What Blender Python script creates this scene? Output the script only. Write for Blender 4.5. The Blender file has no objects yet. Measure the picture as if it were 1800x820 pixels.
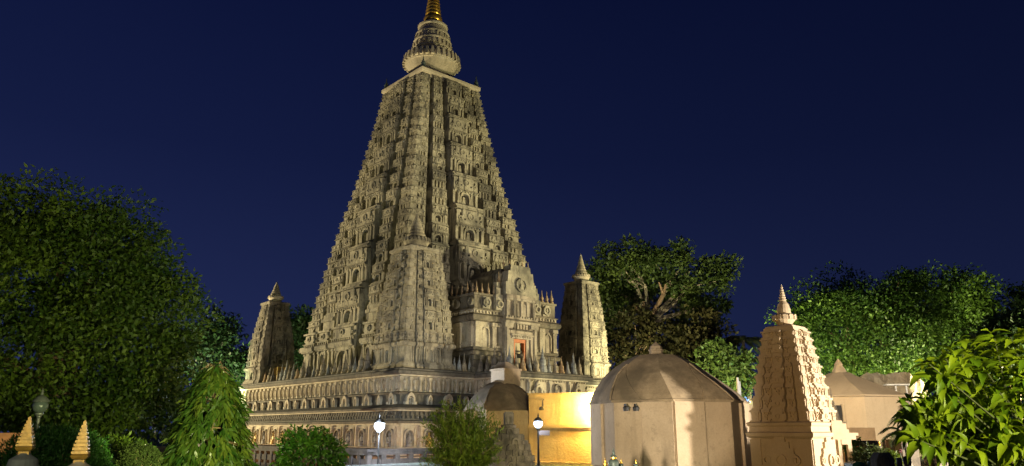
import bpy, math, random
import numpy as np
from mathutils import Vector, Matrix
R = math.radians
S = bpy.context.scene
COL = S.collection
rng = random.Random(7)
nrg = np.random.default_rng(7)

# ---------------------------------------------------------------- camera
F_PX, PITCH, EYE = 1327.0, 0.257, 1.7
cam = bpy.data.cameras.new('camera'); cam.sensor_width = 36.0; cam.lens = 36.0*F_PX/1800.0
cam.clip_start = 0.1; cam.clip_end = 2000.0
cam_o = bpy.data.objects.new('camera', cam); COL.objects.link(cam_o)
cam_o.location = (0, 0, EYE); cam_o.rotation_euler = (math.pi/2+PITCH, 0, 0)
S.camera = cam_o

# ---------------------------------------------------------------- night sky
w = bpy.data.worlds.new("World"); S.world = w; w.use_nodes = True
wt = w.node_tree; wt.nodes.clear()
def wn(t): return wt.nodes.new(t)
tc = wn('ShaderNodeTexCoord'); sep = wn('ShaderNodeSeparateXYZ'); wt.links.new(tc.outputs['Generated'], sep.inputs[0])
ramp = wn('ShaderNodeValToRGB'); wt.links.new(sep.outputs['Z'], ramp.inputs[0])
e = ramp.color_ramp.elements
e[0].position = 0.0; e[0].color = (0.0175, 0.0255, 0.088, 1)
e[1].position = 0.62; e[1].color = (0.0024, 0.0048, 0.030, 1)
k = e.new(0.12); k.color = (0.0130, 0.0200, 0.074, 1)
k = e.new(0.34); k.color = (0.0062, 0.0105, 0.047, 1)
# west (left) a little lighter than east: a residual dusk glow
mx = wn('ShaderNodeMapRange'); wt.links.new(sep.outputs['X'], mx.inputs[0])
mx.inputs[1].default_value = -0.7; mx.inputs[2].default_value = 0.7; mx.inputs[3].default_value = 1.18; mx.inputs[4].default_value = 0.58
sc_ = wn('ShaderNodeVectorMath'); sc_.operation = 'SCALE'
wt.links.new(ramp.outputs[0], sc_.inputs[0]); wt.links.new(mx.outputs[0], sc_.inputs['Scale'])
bg = wn('ShaderNodeBackground'); wo = wn('ShaderNodeOutputWorld')
wt.links.new(sc_.outputs[0], bg.inputs[0]); bg.inputs[1].default_value = 1.0
wt.links.new(bg.outputs[0], wo.inputs[0])

# ---------------------------------------------------------------- floodlights, and unseen spots added as fill
def spot(name, loc, tgt, watts, col, cone=80, blend=0.6, rad=0.35):
    l = bpy.data.lights.new(name, 'SPOT'); l.energy = watts; l.color = col; l.spot_size = R(cone); l.spot_blend = blend; l.shadow_soft_size = rad
    o = bpy.data.objects.new(name, l); COL.objects.link(o); o.location = loc
    o.rotation_euler = (Vector(tgt)-Vector(loc)).to_track_quat('-Z', 'Y').to_euler(); return o
def point(name, loc, watts, col, rad=0.15):
    l = bpy.data.lights.new(name, 'POINT'); l.energy = watts; l.color = col; l.shadow_soft_size = rad
    o = bpy.data.objects.new(name, l); COL.objects.link(o); o.location = loc; return o
WARM = (1.0, 0.845, 0.50); HAL = (1.0, 0.86, 0.62)
spot('flood_fill_lamp', (-62, 79, 0.9), (-15, 69, 20), 172000, WARM, 64)
spot('flood_fill_lamp', (-20, 6, 4.5), (-14, 66, 19), 9000, WARM, 40)  # weak unseen fill from the camera side, added for the temple faces
spot('flood_fill_lamp', (45, 61, 0.9), (1, 67, 19), 114000, WARM, 72)
spot('flood_fill_lamp', (10, 4, 5), (0, 66, 18), 4500, WARM, 36)  # second frontal temple fill, added out of view
spot('flood_fill_lamp', (23.0, 19.5, 0.9), (10.5, 30, 3.2), 36000, (1.0, 0.90, 0.75), 62, 0.4)
spot('flood_fill_lamp', (46.0, 50.0, 1.0), (27, 72, 11), 62000, (1.0, 0.95, 0.50), 86, 0.5)
spot('flood_fill_lamp', (-0.5, 8.0, 0.8), (10.6, 29.5, 3.2), 5000, (1.0, 0.64, 0.22), 24, 0.8)
spot('flood_fill_lamp', (-3.0, 4.0, 1.2), (6.0, 33, 3.2), 27000, (1.0, 0.86, 0.65), 19, 0.6)  # added fill, narrow cone on the large dome's front-left facets
spot('flood_fill_lamp', (15.0, 36, 6.5), (21.5, 50, 3.4), 14500, (1.0, 0.84, 0.6), 50, 0.7)  # unseen spot added to brighten the low domed shrine's front
spot('flood_fill_lamp', (37, 45, 0.8), (24.5, 51, 3), 9000, (1.0, 0.86, 0.66), 50, 0.6)  # added to lighten that shrine's right facet
spot('flood_fill_lamp', (1.5, 28, 2.6), (-0.7, 45, 2.6), 1500, (1.0, 0.80, 0.5), 30, 0.6)  # added spot lifting the smaller dome by the yellow wall
spot('flood_fill_lamp', (5.5, -2.0, 4.2), (3.6, 5.2, 2.2), 8500, (1.0, 0.94, 0.48), 50, 0.6)
spot('flood_fill_lamp', (-1.5, 8.0, 2.6), (-7, 22, 2.2), 1500, (1.0, 0.95, 0.60), 66, 0.6)  # unseen fill added for the mast tree and bushes, clear of the spires
spot('flood_fill_lamp', (2.0, 13.0, 1.6), (-1.4, 22, 1.7), 1100, (1.0, 0.95, 0.60), 40, 0.6)  # added to brighten the feathery bush
spot('flood_fill_lamp', (19.0, 58.0, 0.9), (27, 74, 9), 30000, (1.0, 0.98, 0.55), 90, 0.6)  # second spot added for the left part of the leafy tree
spot('flood_fill_lamp', (-1.0, -3.0, 3.5), (-6.5, 10, 1.6), 2500, (1.0, 0.95, 0.60), 44, 0.6)  # weak unseen fill added for the gold spires and thuja bush
spot('flood_fill_lamp', (-3.0, 11.0, 1.2), (-17.5, 31, 10), 12000, (0.97, 1.0, 0.42), 64, 0.5)
spot('flood_fill_lamp', (13, 62, 0.9), (17, 90, 17), 60000, (1.0, 0.90, 0.50), 75, 0.6)  # added to bring the spreading tree out of the dark
spot('flood_fill_lamp', (-31, 76, 0.9), (-29, 96, 12), 26000, (0.75, 1.0, 0.55), 100, 0.6)  # greenish spot added for the trees behind the left turret
spot('flood_fill_lamp', (1.5, 14, 0.3), (-0.5, 25, 1.0), 480, (1.0, 0.85, 0.6), 60, 0.6)  # front light added for the ruined stupa, no fixture
S.view_settings.view_transform = 'Standard'; S.view_settings.look = 'None'
S.view_settings.exposure = 0.0; S.view_settings.gamma = 1.0
try: S.view_settings.use_curve_mapping = False
except Exception: pass
S.cycles.use_denoising = True; S.cycles.use_light_tree = True; S.cycles.light_sampling_threshold = 0.0
S.cycles.max_bounces = 5; S.cycles.transparent_max_bounces = 6

# ---------------------------------------------------------------- measuring helpers
def ray(x, y):
    a, b = x-900.0, 410.0-y
    return Vector((a, F_PX*math.cos(PITCH)-b*math.sin(PITCH), b*math.cos(PITCH)+F_PX*math.sin(PITCH)))
def at(x, y, Y):
    d = ray(x, y); return Vector((0, 0, EYE)) + d*(Y/d.y)
def px_size(n, Y): return n*Y*1.0/F_PX

# ---------------------------------------------------------------- materials
def tree_of(name):
    m = bpy.data.materials.new(name); m.use_nodes = True; nt = m.node_tree
    b = nt.nodes['Principled BSDF']; return m, nt, b
def N(nt, t, **kw):
    n = nt.nodes.new(t)
    for a, v in kw.items(): setattr(n, a, v)
    return n
def mixc(nt, fac, a, b, mode='MIX'):
    n = nt.nodes.new('ShaderNodeMix'); n.data_type = 'RGBA'; n.blend_type = mode
    if isinstance(fac, (int, float)): n.inputs[0].default_value = fac
    else: nt.links.new(fac, n.inputs[0])
    for i, v in ((6, a), (7, b)):
        if isinstance(v, tuple): n.inputs[i].default_value = (*v, 1)
        else: nt.links.new(v, n.inputs[i])
    return n.outputs[2]
def rampf(nt, src, a, b, lo=0.0, hi=1.0):
    n = nt.nodes.new('ShaderNodeMapRange'); n.clamp = True
    nt.links.new(src, n.inputs[0]); n.inputs[1].default_value = a; n.inputs[2].default_value = b
    n.inputs[3].default_value = lo; n.inputs[4].default_value = hi; return n.outputs[0]
def noise(nt, vec, scale, detail=5, rough=0.6):
    n = nt.nodes.new('ShaderNodeTexNoise'); n.inputs['Scale'].default_value = scale
    n.inputs['Detail'].default_value = detail; n.inputs['Roughness'].default_value = rough
    nt.links.new(vec, n.inputs['Vector']); return n.outputs[0]
def mul(nt, a, b):
    n = nt.nodes.new('ShaderNodeMath'); n.operation = 'MULTIPLY'
    for i, v in enumerate((a, b)):
        if isinstance(v, (int, float)): n.inputs[i].default_value = v
        else: nt.links.new(v, n.inputs[i])
    return n.outputs[0]
def stone(name, base, stain, pale=None, s1=0.35, s2=2.2, streak=0.6, top=0.55, bump=0.25, rough=0.88, amount=0.75, fine=9.0):
    m, nt, b = tree_of(name)
    g = N(nt, 'ShaderNodeNewGeometry'); pos = g.outputs['Position']
    mp = N(nt, 'ShaderNodeMapping'); nt.links.new(pos, mp.inputs[0]); mp.inputs['Scale'].default_value = (1, 1, 0.16)
    n1 = noise(nt, pos, s1, 4); n2 = noise(nt, pos, s2, 6, 0.65); n3 = noise(nt, mp.outputs[0], s2*0.8, 4)
    n4 = noise(nt, pos, fine, 5, 0.7)
    c = mixc(nt, rampf(nt, n2, 0.35, 0.7), base, pale or tuple(min(1, v*1.3) for v in base))
    c = mixc(nt, rampf(nt, n1, 0.45, 0.66, 0, amount), c, stain)
    c = mixc(nt, rampf(nt, n3, 0.53, 0.62, 0, streak), c, stain)
    n5 = noise(nt, pos, s2*2.6, 3, 0.7)
    c = mixc(nt, rampf(nt, n5, 0.58, 0.66, 0, streak*0.7), c, stain)
    if top:
        sx = N(nt, 'ShaderNodeSeparateXYZ'); nt.links.new(g.outputs['Normal'], sx.inputs[0])
        c = mixc(nt, rampf(nt, sx.outputs[2], 0.35, 0.9, 0, top), c, tuple(v*0.75 for v in stain))
    c = mixc(nt, rampf(nt, n4, 0.3, 0.7, 0.0, 0.35), c, tuple(v*0.5 for v in base))
    nt.links.new(c, b.inputs['Base Color']); b.inputs['Roughness'].default_value = rough
    bp = N(nt, 'ShaderNodeBump'); bp.inputs['Strength'].default_value = bump; bp.inputs['Distance'].default_value = 0.08
    nt.links.new(n4, bp.inputs['Height']); nt.links.new(bp.outputs[0], b.inputs['Normal']); return m
def plain(name, col, rough=0.6, metal=0.0, var=0.25, scale=6.0, bump=0.1):
    m, nt, b = tree_of(name)
    g = N(nt, 'ShaderNodeNewGeometry'); n = noise(nt, g.outputs['Position'], scale, 5)
    c = mixc(nt, rampf(nt, n, 0.3, 0.7), tuple(v*(1-var) for v in col), tuple(min(1, v*(1+var)) for v in col))
    nt.links.new(c, b.inputs['Base Color']); b.inputs['Roughness'].default_value = rough; b.inputs['Metallic'].default_value = metal
    if bump:
        bp = N(nt, 'ShaderNodeBump'); bp.inputs['Strength'].default_value = bump; bp.inputs['Distance'].default_value = 0.03
        nt.links.new(n, bp.inputs['Height']); nt.links.new(bp.outputs[0], b.inputs['Normal'])
    return m
def leafmat(name, lo, hi, rough=0.5, trans=0.35, spec=0.4):
    m, nt, b = tree_of(name)
    a = N(nt, 'ShaderNodeAttribute', attribute_name='tone')
    c = mixc(nt, a.outputs['Fac'], lo, hi)
    nt.links.new(c, b.inputs['Base Color']); b.inputs['Roughness'].default_value = rough
    b.inputs['Specular IOR Level'].default_value = spec
    tr = N(nt, 'ShaderNodeBsdfTranslucent'); nt.links.new(c, tr.inputs[0])
    mxs = N(nt, 'ShaderNodeMixShader'); mxs.inputs[0].default_value = trans
    nt.links.new(b.outputs[0], mxs.inputs[1]); nt.links.new(tr.outputs[0], mxs.inputs[2])
    nt.links.new(mxs.outputs[0], nt.nodes['Material Output'].inputs[0]); return m
def emit(name, col, strength):
    m, nt, b = tree_of(name); b.inputs['Base Color'].default_value = (*col, 1)
    b.inputs['Emission Color'].default_value = (*col, 1); b.inputs['Emission Strength'].default_value = strength; return m

M = {}
M['stone'] = stone('temple_stone', (0.30, 0.266, 0.182), (0.052, 0.047, 0.037), (0.46, 0.41, 0.29), s1=0.30, s2=3.2, streak=0.9, amount=0.9, bump=0.6, fine=9)
M['stone_pale'] = stone('terrace_stone', (0.42, 0.36, 0.25), (0.085, 0.075, 0.058), (0.52, 0.46, 0.34), amount=0.4, streak=0.45, top=0.8)
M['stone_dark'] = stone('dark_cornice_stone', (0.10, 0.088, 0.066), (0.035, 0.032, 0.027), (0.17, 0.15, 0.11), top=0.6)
M['turret'] = stone('turret_stone', (0.27, 0.235, 0.16), (0.085, 0.072, 0.052), (0.40, 0.35, 0.24), s1=0.6, amount=0.9, streak=0.75, bump=0.4)
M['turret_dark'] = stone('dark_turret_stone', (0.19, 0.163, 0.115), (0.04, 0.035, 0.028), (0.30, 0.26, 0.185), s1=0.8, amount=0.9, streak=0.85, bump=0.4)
M['porch'] = stone('porch_stone', (0.42, 0.36, 0.26), (0.07, 0.060, 0.045), (0.52, 0.45, 0.31), s1=0.45, amount=0.8, streak=0.75, bump=0.35)
M['porch_dark'] = stone('blackened_porch_stone', (0.15, 0.125, 0.085), (0.045, 0.038, 0.028), (0.26, 0.22, 0.15), s1=0.6, s2=2.5, amount=0.7, streak=0.8, bump=0.4)
M['rim'] = stone('crown_stone', (0.50, 0.43, 0.30), (0.20, 0.165, 0.10), (0.58, 0.50, 0.36), s1=0.5, s2=1.2, streak=0.3, top=0.2, amount=0.4)
M['painted_void'] = plain('painted_opening_shade', (0.014, 0.012, 0.009), 0.95, 0, 0.3, 4, 0)  # near-black colour painted in place of shade inside shallow tower niches and holes
M['gold'] = plain('gilded_metal', (0.85, 0.50, 0.08), 0.32, 0.85, 0.2, 3.0, 0.05)
M['bronze'] = plain('green_bronze', (0.10, 0.13, 0.11), 0.5, 0.3, 0.4)
M['statue'] = plain('statue_stone', (0.17, 0.165, 0.15), 0.8, 0, 0.45, 5)
M['statue_gold'] = plain('gilded_statue', (0.42, 0.29, 0.09), 0.5, 0.2, 0.35, 6)
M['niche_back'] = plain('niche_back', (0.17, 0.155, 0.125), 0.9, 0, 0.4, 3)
M['orange'] = plain('orange_door_paint', (0.44, 0.13, 0.03), 0.5, 0, 0.15)
M['curtain'] = plain('cream_curtain', (0.50, 0.44, 0.26), 0.9, 0, 0.2)
M['plaster'] = stone('ochre_plaster', (0.50, 0.375, 0.24), (0.23, 0.175, 0.115), (0.56, 0.43, 0.29), s1=0.22, s2=1.1, streak=0.5, top=0.0, bump=0.12, amount=0.35, fine=14)
M['roof'] = stone('mouldy_roof_plaster', (0.29, 0.215, 0.13), (0.10, 0.078, 0.05), (0.42, 0.32, 0.20), s1=0.55, s2=1.6, streak=0.3, top=0.0, bump=0.25, amount=0.85, fine=12)
M['yellow'] = stone('yellow_plaster', (0.55, 0.42, 0.22), (0.33, 0.24, 0.12), (0.60, 0.47, 0.26), s1=0.5, s2=1.8, streak=0.6, top=0.1, bump=0.3, amount=0.6, fine=10)
M['sand'] = stone('sandstone', (0.50, 0.385, 0.25), (0.30, 0.225, 0.135), (0.56, 0.44, 0.29), s1=0.5, s2=2.0, streak=0.2, top=0.1, bump=0.12, amount=0.25, fine=20)
M['maroon'] = plain('maroon_plaster', (0.16, 0.06, 0.03), 0.9, 0, 0.25)
M['grey_stone'] = stone('old_grey_stone', (0.15, 0.12, 0.085), (0.035, 0.03, 0.026), (0.27, 0.22, 0.15), s1=1.5, s2=5, top=0.3, amount=0.7, fine=25)
M['rail_stone'] = stone('railing_stone', (0.10, 0.08, 0.07), (0.05, 0.042, 0.04), (0.22, 0.175, 0.145), s1=0.8, s2=3, top=0.3, amount=0.6, fine=14)
M['rough'] = stone('rough_rock', (0.48, 0.40, 0.28), (0.16, 0.13, 0.09), (0.58, 0.50, 0.36), s1=1.2, s2=4, top=0.2, bump=0.6, amount=0.5, fine=8)
M['terracotta'] = stone('terracotta_plaster', (0.42, 0.25, 0.14), (0.20, 0.12, 0.07), (0.48, 0.30, 0.18), s1=1.0, s2=4, top=0.1, amount=0.4, fine=16)
M['iron'] = plain('black_iron', (0.022, 0.021, 0.020), 0.7, 0.0, 0.2)
M['grey_iron'] = plain('grey_painted_iron', (0.055, 0.06, 0.058), 0.5, 0.2, 0.3)
M['white_metal'] = plain('white_painted_metal', (0.6, 0.6, 0.58), 0.5, 0, 0.1)
M['bark'] = stone('bark', (0.17, 0.105, 0.06), (0.07, 0.045, 0.03), (0.24, 0.155, 0.09), s1=2, s2=6, top=0, bump=0.6, fine=12)
M['bark_pale'] = stone('pale_bark', (0.30, 0.25, 0.18), (0.14, 0.11, 0.08), (0.40, 0.34, 0.25), s1=2, s2=6, top=0, bump=0.4, fine=12)
M['grass'] = plain('lawn', (0.035, 0.055, 0.02), 0.95, 0, 0.4, 3)
M['paving'] = stone('courtyard_paving', (0.22, 0.20, 0.17), (0.10, 0.09, 0.08), s1=0.4, s2=2)
M['leaf_fig'] = leafmat('fig_leaf', (0.008, 0.026, 0.003), (0.060, 0.095, 0.009), 0.55, 0.25, 0.2)
M['leaf_back'] = leafmat('background_leaf', (0.012, 0.030, 0.010), (0.045, 0.080, 0.022), 0.6, 0.25)
M['leaf_spread'] = leafmat('spreading_tree_leaf', (0.018, 0.040, 0.008), (0.085, 0.125, 0.022), 0.6, 0.3)
M['leaf_brown'] = leafmat('brownish_leaf', (0.014, 0.015, 0.005), (0.042, 0.036, 0.012), 0.7, 0.25, 0.15)
M['leaf_right'] = leafmat('bright_tree_leaf', (0.012, 0.038, 0.006), (0.095, 0.170, 0.022), 0.55, 0.3, 0.25)
M['leaf_ashoka'] = leafmat('mast_tree_leaf', (0.018, 0.060, 0.008), (0.110, 0.140, 0.018), 0.4, 0.3)
M['leaf_bush'] = leafmat('bush_leaf', (0.018, 0.070, 0.008), (0.075, 0.170, 0.016), 0.4, 0.3)
M['leaf_feather'] = leafmat('feathery_leaf', (0.050, 0.105, 0.008), (0.200, 0.250, 0.025), 0.5, 0.35)
M['leaf_thuja'] = leafmat('thuja_leaf', (0.010, 0.050, 0.004), (0.035, 0.120, 0.008), 0.6, 0.3)
M['leaf_topiary'] = leafmat('topiary_leaf', (0.008, 0.015, 0.003), (0.020, 0.028, 0.006), 0.8, 0.15, 0.08)
M['leaf_big'] = leafmat('broad_leaf', (0.040, 0.105, 0.003), (0.270, 0.340, 0.012), 0.45, 0.38, 0.3)
M['leaf_palm'] = leafmat('palm_leaflet', (0.035, 0.065, 0.014), (0.14, 0.165, 0.05), 0.5, 0.3)
M['petal_white'] = plain('white_petal', (0.7, 0.7, 0.66), 0.7, 0, 0.05, bump=0)
M['petal_red'] = plain('red_petal', (0.65, 0.03, 0.02), 0.6, 0, 0.15, bump=0)

# ---------------------------------------------------------------- scene objects
def thing(name, label, cat, loc=(0, 0, 0), rz=0.0, group=None):
    o = bpy.data.objects.new(name, None); COL.objects.link(o); o.location = loc; o.rotation_euler = (0, 0, rz)
    o.empty_display_size = 0.3
    o['label'] = label; o['category'] = cat
    if group: o['group'] = group
    return o
def tag(o, label, cat, group=None):
    o['label'] = label; o['category'] = cat
    if group: o['group'] = group
    return o
def link(name, me, parent=None, loc=None, rz=None):
    o = bpy.data.objects.new(name, me); COL.objects.link(o)
    if parent: o.parent = parent
    if loc is not None: o.location = loc
    if rz is not None: o.rotation_euler = (0, 0, rz)
    return o
def copy_tree(o, parent=None):
    c = o.copy(); COL.objects.link(c)
    if parent: c.parent = parent
    for ch in list(o.children): copy_tree(ch, c)
    return c

class Frame:
    """a wall's own axes: s along it, z up, o outwards"""
    def __init__(f, ox, oy, sx, sy, nx, ny): f.a = (ox, oy, sx, sy, nx, ny)
    def p(f, s, z, o):
        ox, oy, sx, sy, nx, ny = f.a
        return (ox+s*sx+o*nx, oy+s*sy+o*ny, z)
def faces_of(cx, cy):
    # four walls round a centre: -x, -y, +x, +y ; o is measured from the centre
    return [Frame(cx, cy, 0, -1, -1, 0), Frame(cx, cy, 1, 0, 0, -1), Frame(cx, cy, 0, 1, 1, 0), Frame(cx, cy, -1, 0, 0, 1)]
ID = Frame(0, 0, 1, 0, 0, -1)

class MB:
    def __init__(m): m.v = []; m.f = []; m.mi = []; m.cur = 0
    def add(m, vs, fs):
        b = len(m.v); m.v.extend(vs)
        for f in fs: m.f.append(tuple(i+b for i in f)); m.mi.append(m.cur)
    def box(m, F, s0, s1, z0, z1, o0, o1, ts=0.0, to=0.0):
        # ts / to: how much the top is drawn in
        P = F.p
        m.add([P(s0, z0, o0), P(s1, z0, o0), P(s1, z0, o1), P(s0, z0, o1),
               P(s0+ts, z1, o0), P(s1-ts, z1, o0), P(s1-ts, z1, o1-to), P(s0+ts, z1, o1-to)],
              [(0, 1, 5, 4), (1, 2, 6, 5), (2, 3, 7, 6), (3, 0, 4, 7), (4, 5, 6, 7), (3, 2, 1, 0)])
    def prism(m, F, poly, o0, o1):
        n = len(poly)
        vs = [F.p(s, z, o0) for s, z in poly]+[F.p(s, z, o1) for s, z in poly]
        m.add(vs, [tuple(range(n, 2*n))]+[(i, (i+1) % n, n+(i+1) % n, n+i) for i in range(n)])
    def ring(m, F, sc, zc, r0, r1, o0, o1, n=12, disc=None):
        vs = []; fs = []
        for i in range(n):
            t = 2*math.pi*i/n; c, s = math.cos(t), math.sin(t)
            vs += [F.p(sc+r1*c, zc+r1*s, o0), F.p(sc+r1*c, zc+r1*s, o1), F.p(sc+r0*c, zc+r0*s, o1), F.p(sc+r0*c, zc+r0*s, o0)]
        for i in range(n):
            a, b = 4*i, 4*((i+1) % n)
            for j in range(3): fs.append((a+j, b+j, b+j+1, a+j+1))
        m.add(vs, fs)
        if disc is not None: m.prism(F, [(sc+r0*math.cos(2*math.pi*i/n), zc+r0*math.sin(2*math.pi*i/n)) for i in range(n)], o0, disc)
    def knob(m, F, sc, zc, r, o0, o1, n=8):
        m.prism(F, [(sc+r*math.cos(2*math.pi*i/n), zc+r*math.sin(2*math.pi*i/n)) for i in range(n)], o0, o1)
    def arch(m, F, sc, z0, w, h, rim, o0, o1, n=8, point=0.0):
        # an arched band: legs and a round head; inside width w, total inner height h
        r = w/2; zs = z0+h-r
        inn = [(sc-r, z0)]; out = [(sc-r-rim, z0)]
        for i in range(n+1):
            t = math.pi-math.pi*i/n
            k = point*(1-abs(math.cos(t)))
            inn.append((sc+r*math.cos(t), zs+r*math.sin(t))); out.append((sc+(r+rim)*math.cos(t), zs+(r+rim)*math.sin(t)+k))
        inn.append((sc+r, z0)); out.append((sc+r+rim, z0))
        k = len(inn); vs = []
        for a, b in zip(inn, out): vs += [F.p(*a, o0), F.p(*a, o1), F.p(*b, o1), F.p(*b, o0)]
        m.add(vs, [(4*i+j, 4*i+4+j, 4*i+5+j, 4*i+1+j) for i in range(k-1) for j in range(3)])
    def lathe(m, cx, cy, prof, n=12, sx=1.0, sy=1.0, rot=0.0):
        vs = []; fs = []
        for r, z in prof:
            for i in range(n):
                t = rot+2*math.pi*i/n; vs.append((cx+sx*r*math.cos(t), cy+sy*r*math.sin(t), z))
        for j in range(len(prof)-1):
            for i in range(n): fs.append((j*n+i, j*n+(i+1) % n, (j+1)*n+(i+1) % n, (j+1)*n+i))
        fs.append(tuple(range((len(prof)-1)*n, len(prof)*n))); m.add(vs, fs)
    def sweep(m, x0, x1, y0, y1, prof, cap=True):
        # a moulding carried round a rectangle; prof = (outset, z)
        vs = []; fs = []
        for o, z in prof: vs += [(x0-o, y0-o, z), (x1+o, y0-o, z), (x1+o, y1+o, z), (x0-o, y1+o, z)]
        for j in range(len(prof)-1):
            for i in range(4): fs.append((4*j+i, 4*j+(i+1) % 4, 4*j+4+(i+1) % 4, 4*j+4+i))
        if cap: k = 4*(len(prof)-1); fs.append((k, k+1, k+2, k+3))
        m.add(vs, fs)
    def tube(m, pts, radii, n=7):
        pts = [Vector(p) for p in pts]; vs = []; fs = []
        for i, p in enumerate(pts):
            d = (pts[min(i+1, len(pts)-1)]-pts[max(i-1, 0)]).normalized()
            a = d.orthogonal().normalized() if i == 0 else (a-d*a.dot(d)).normalized()
            b = d.cross(a)
            for k in range(n):
                t = 2*math.pi*k/n; vs.append(tuple(p+(a*math.cos(t)+b*math.sin(t))*radii[i]))
        for i in range(len(pts)-1):
            for k in range(n): fs.append((i*n+k, i*n+(k+1) % n, (i+1)*n+(k+1) % n, (i+1)*n+k))
        fs.append(tuple(range((len(pts)-1)*n, len(pts)*n))); m.add(vs, fs)
    def mesh(m, name, mats, smooth=False):
        me = bpy.data.meshes.new(name); me.from_pydata(m.v, [], m.f)
        for x in (mats if isinstance(mats, (list, tuple)) else [mats]): me.materials.append(x)
        if isinstance(mats, (list, tuple)) and len(mats) > 1: me.polygons.foreach_set('material_index', m.mi)
        if smooth: me.polygons.foreach_set('use_smooth', [True]*len(m.f))
        me.update(); return me
    def build(m, name, mats, parent=None, loc=None, rz=None, smooth=False):
        return link(name, m.mesh(name, mats, smooth), parent, loc, rz)
def ball(m, cx, cy, cz, rx, ry, rz, n=10, k=6):
    m.lathe(cx, cy, [(max(0.02, math.sin(math.pi*j/k))*rx, cz-rz*math.cos(math.pi*j/k)) for j in range(k+1)], n, 1, ry/rx)

# ================================================================ THE TEMPLE
NX, NY, YAW = -8.356, 57.43, 0.724
ZT = 6.36
def tl(u, v, z=0.0):
    c, s = math.cos(YAW), math.sin(YAW); return Vector((NX+c*u-s*v, NY+s*u+c*v, z))
temple = thing('temple', 'tall floodlit carved stone temple tower with gilded spire and corner turrets on a terrace', 'temple', (NX, NY, 0), YAW)

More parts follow.
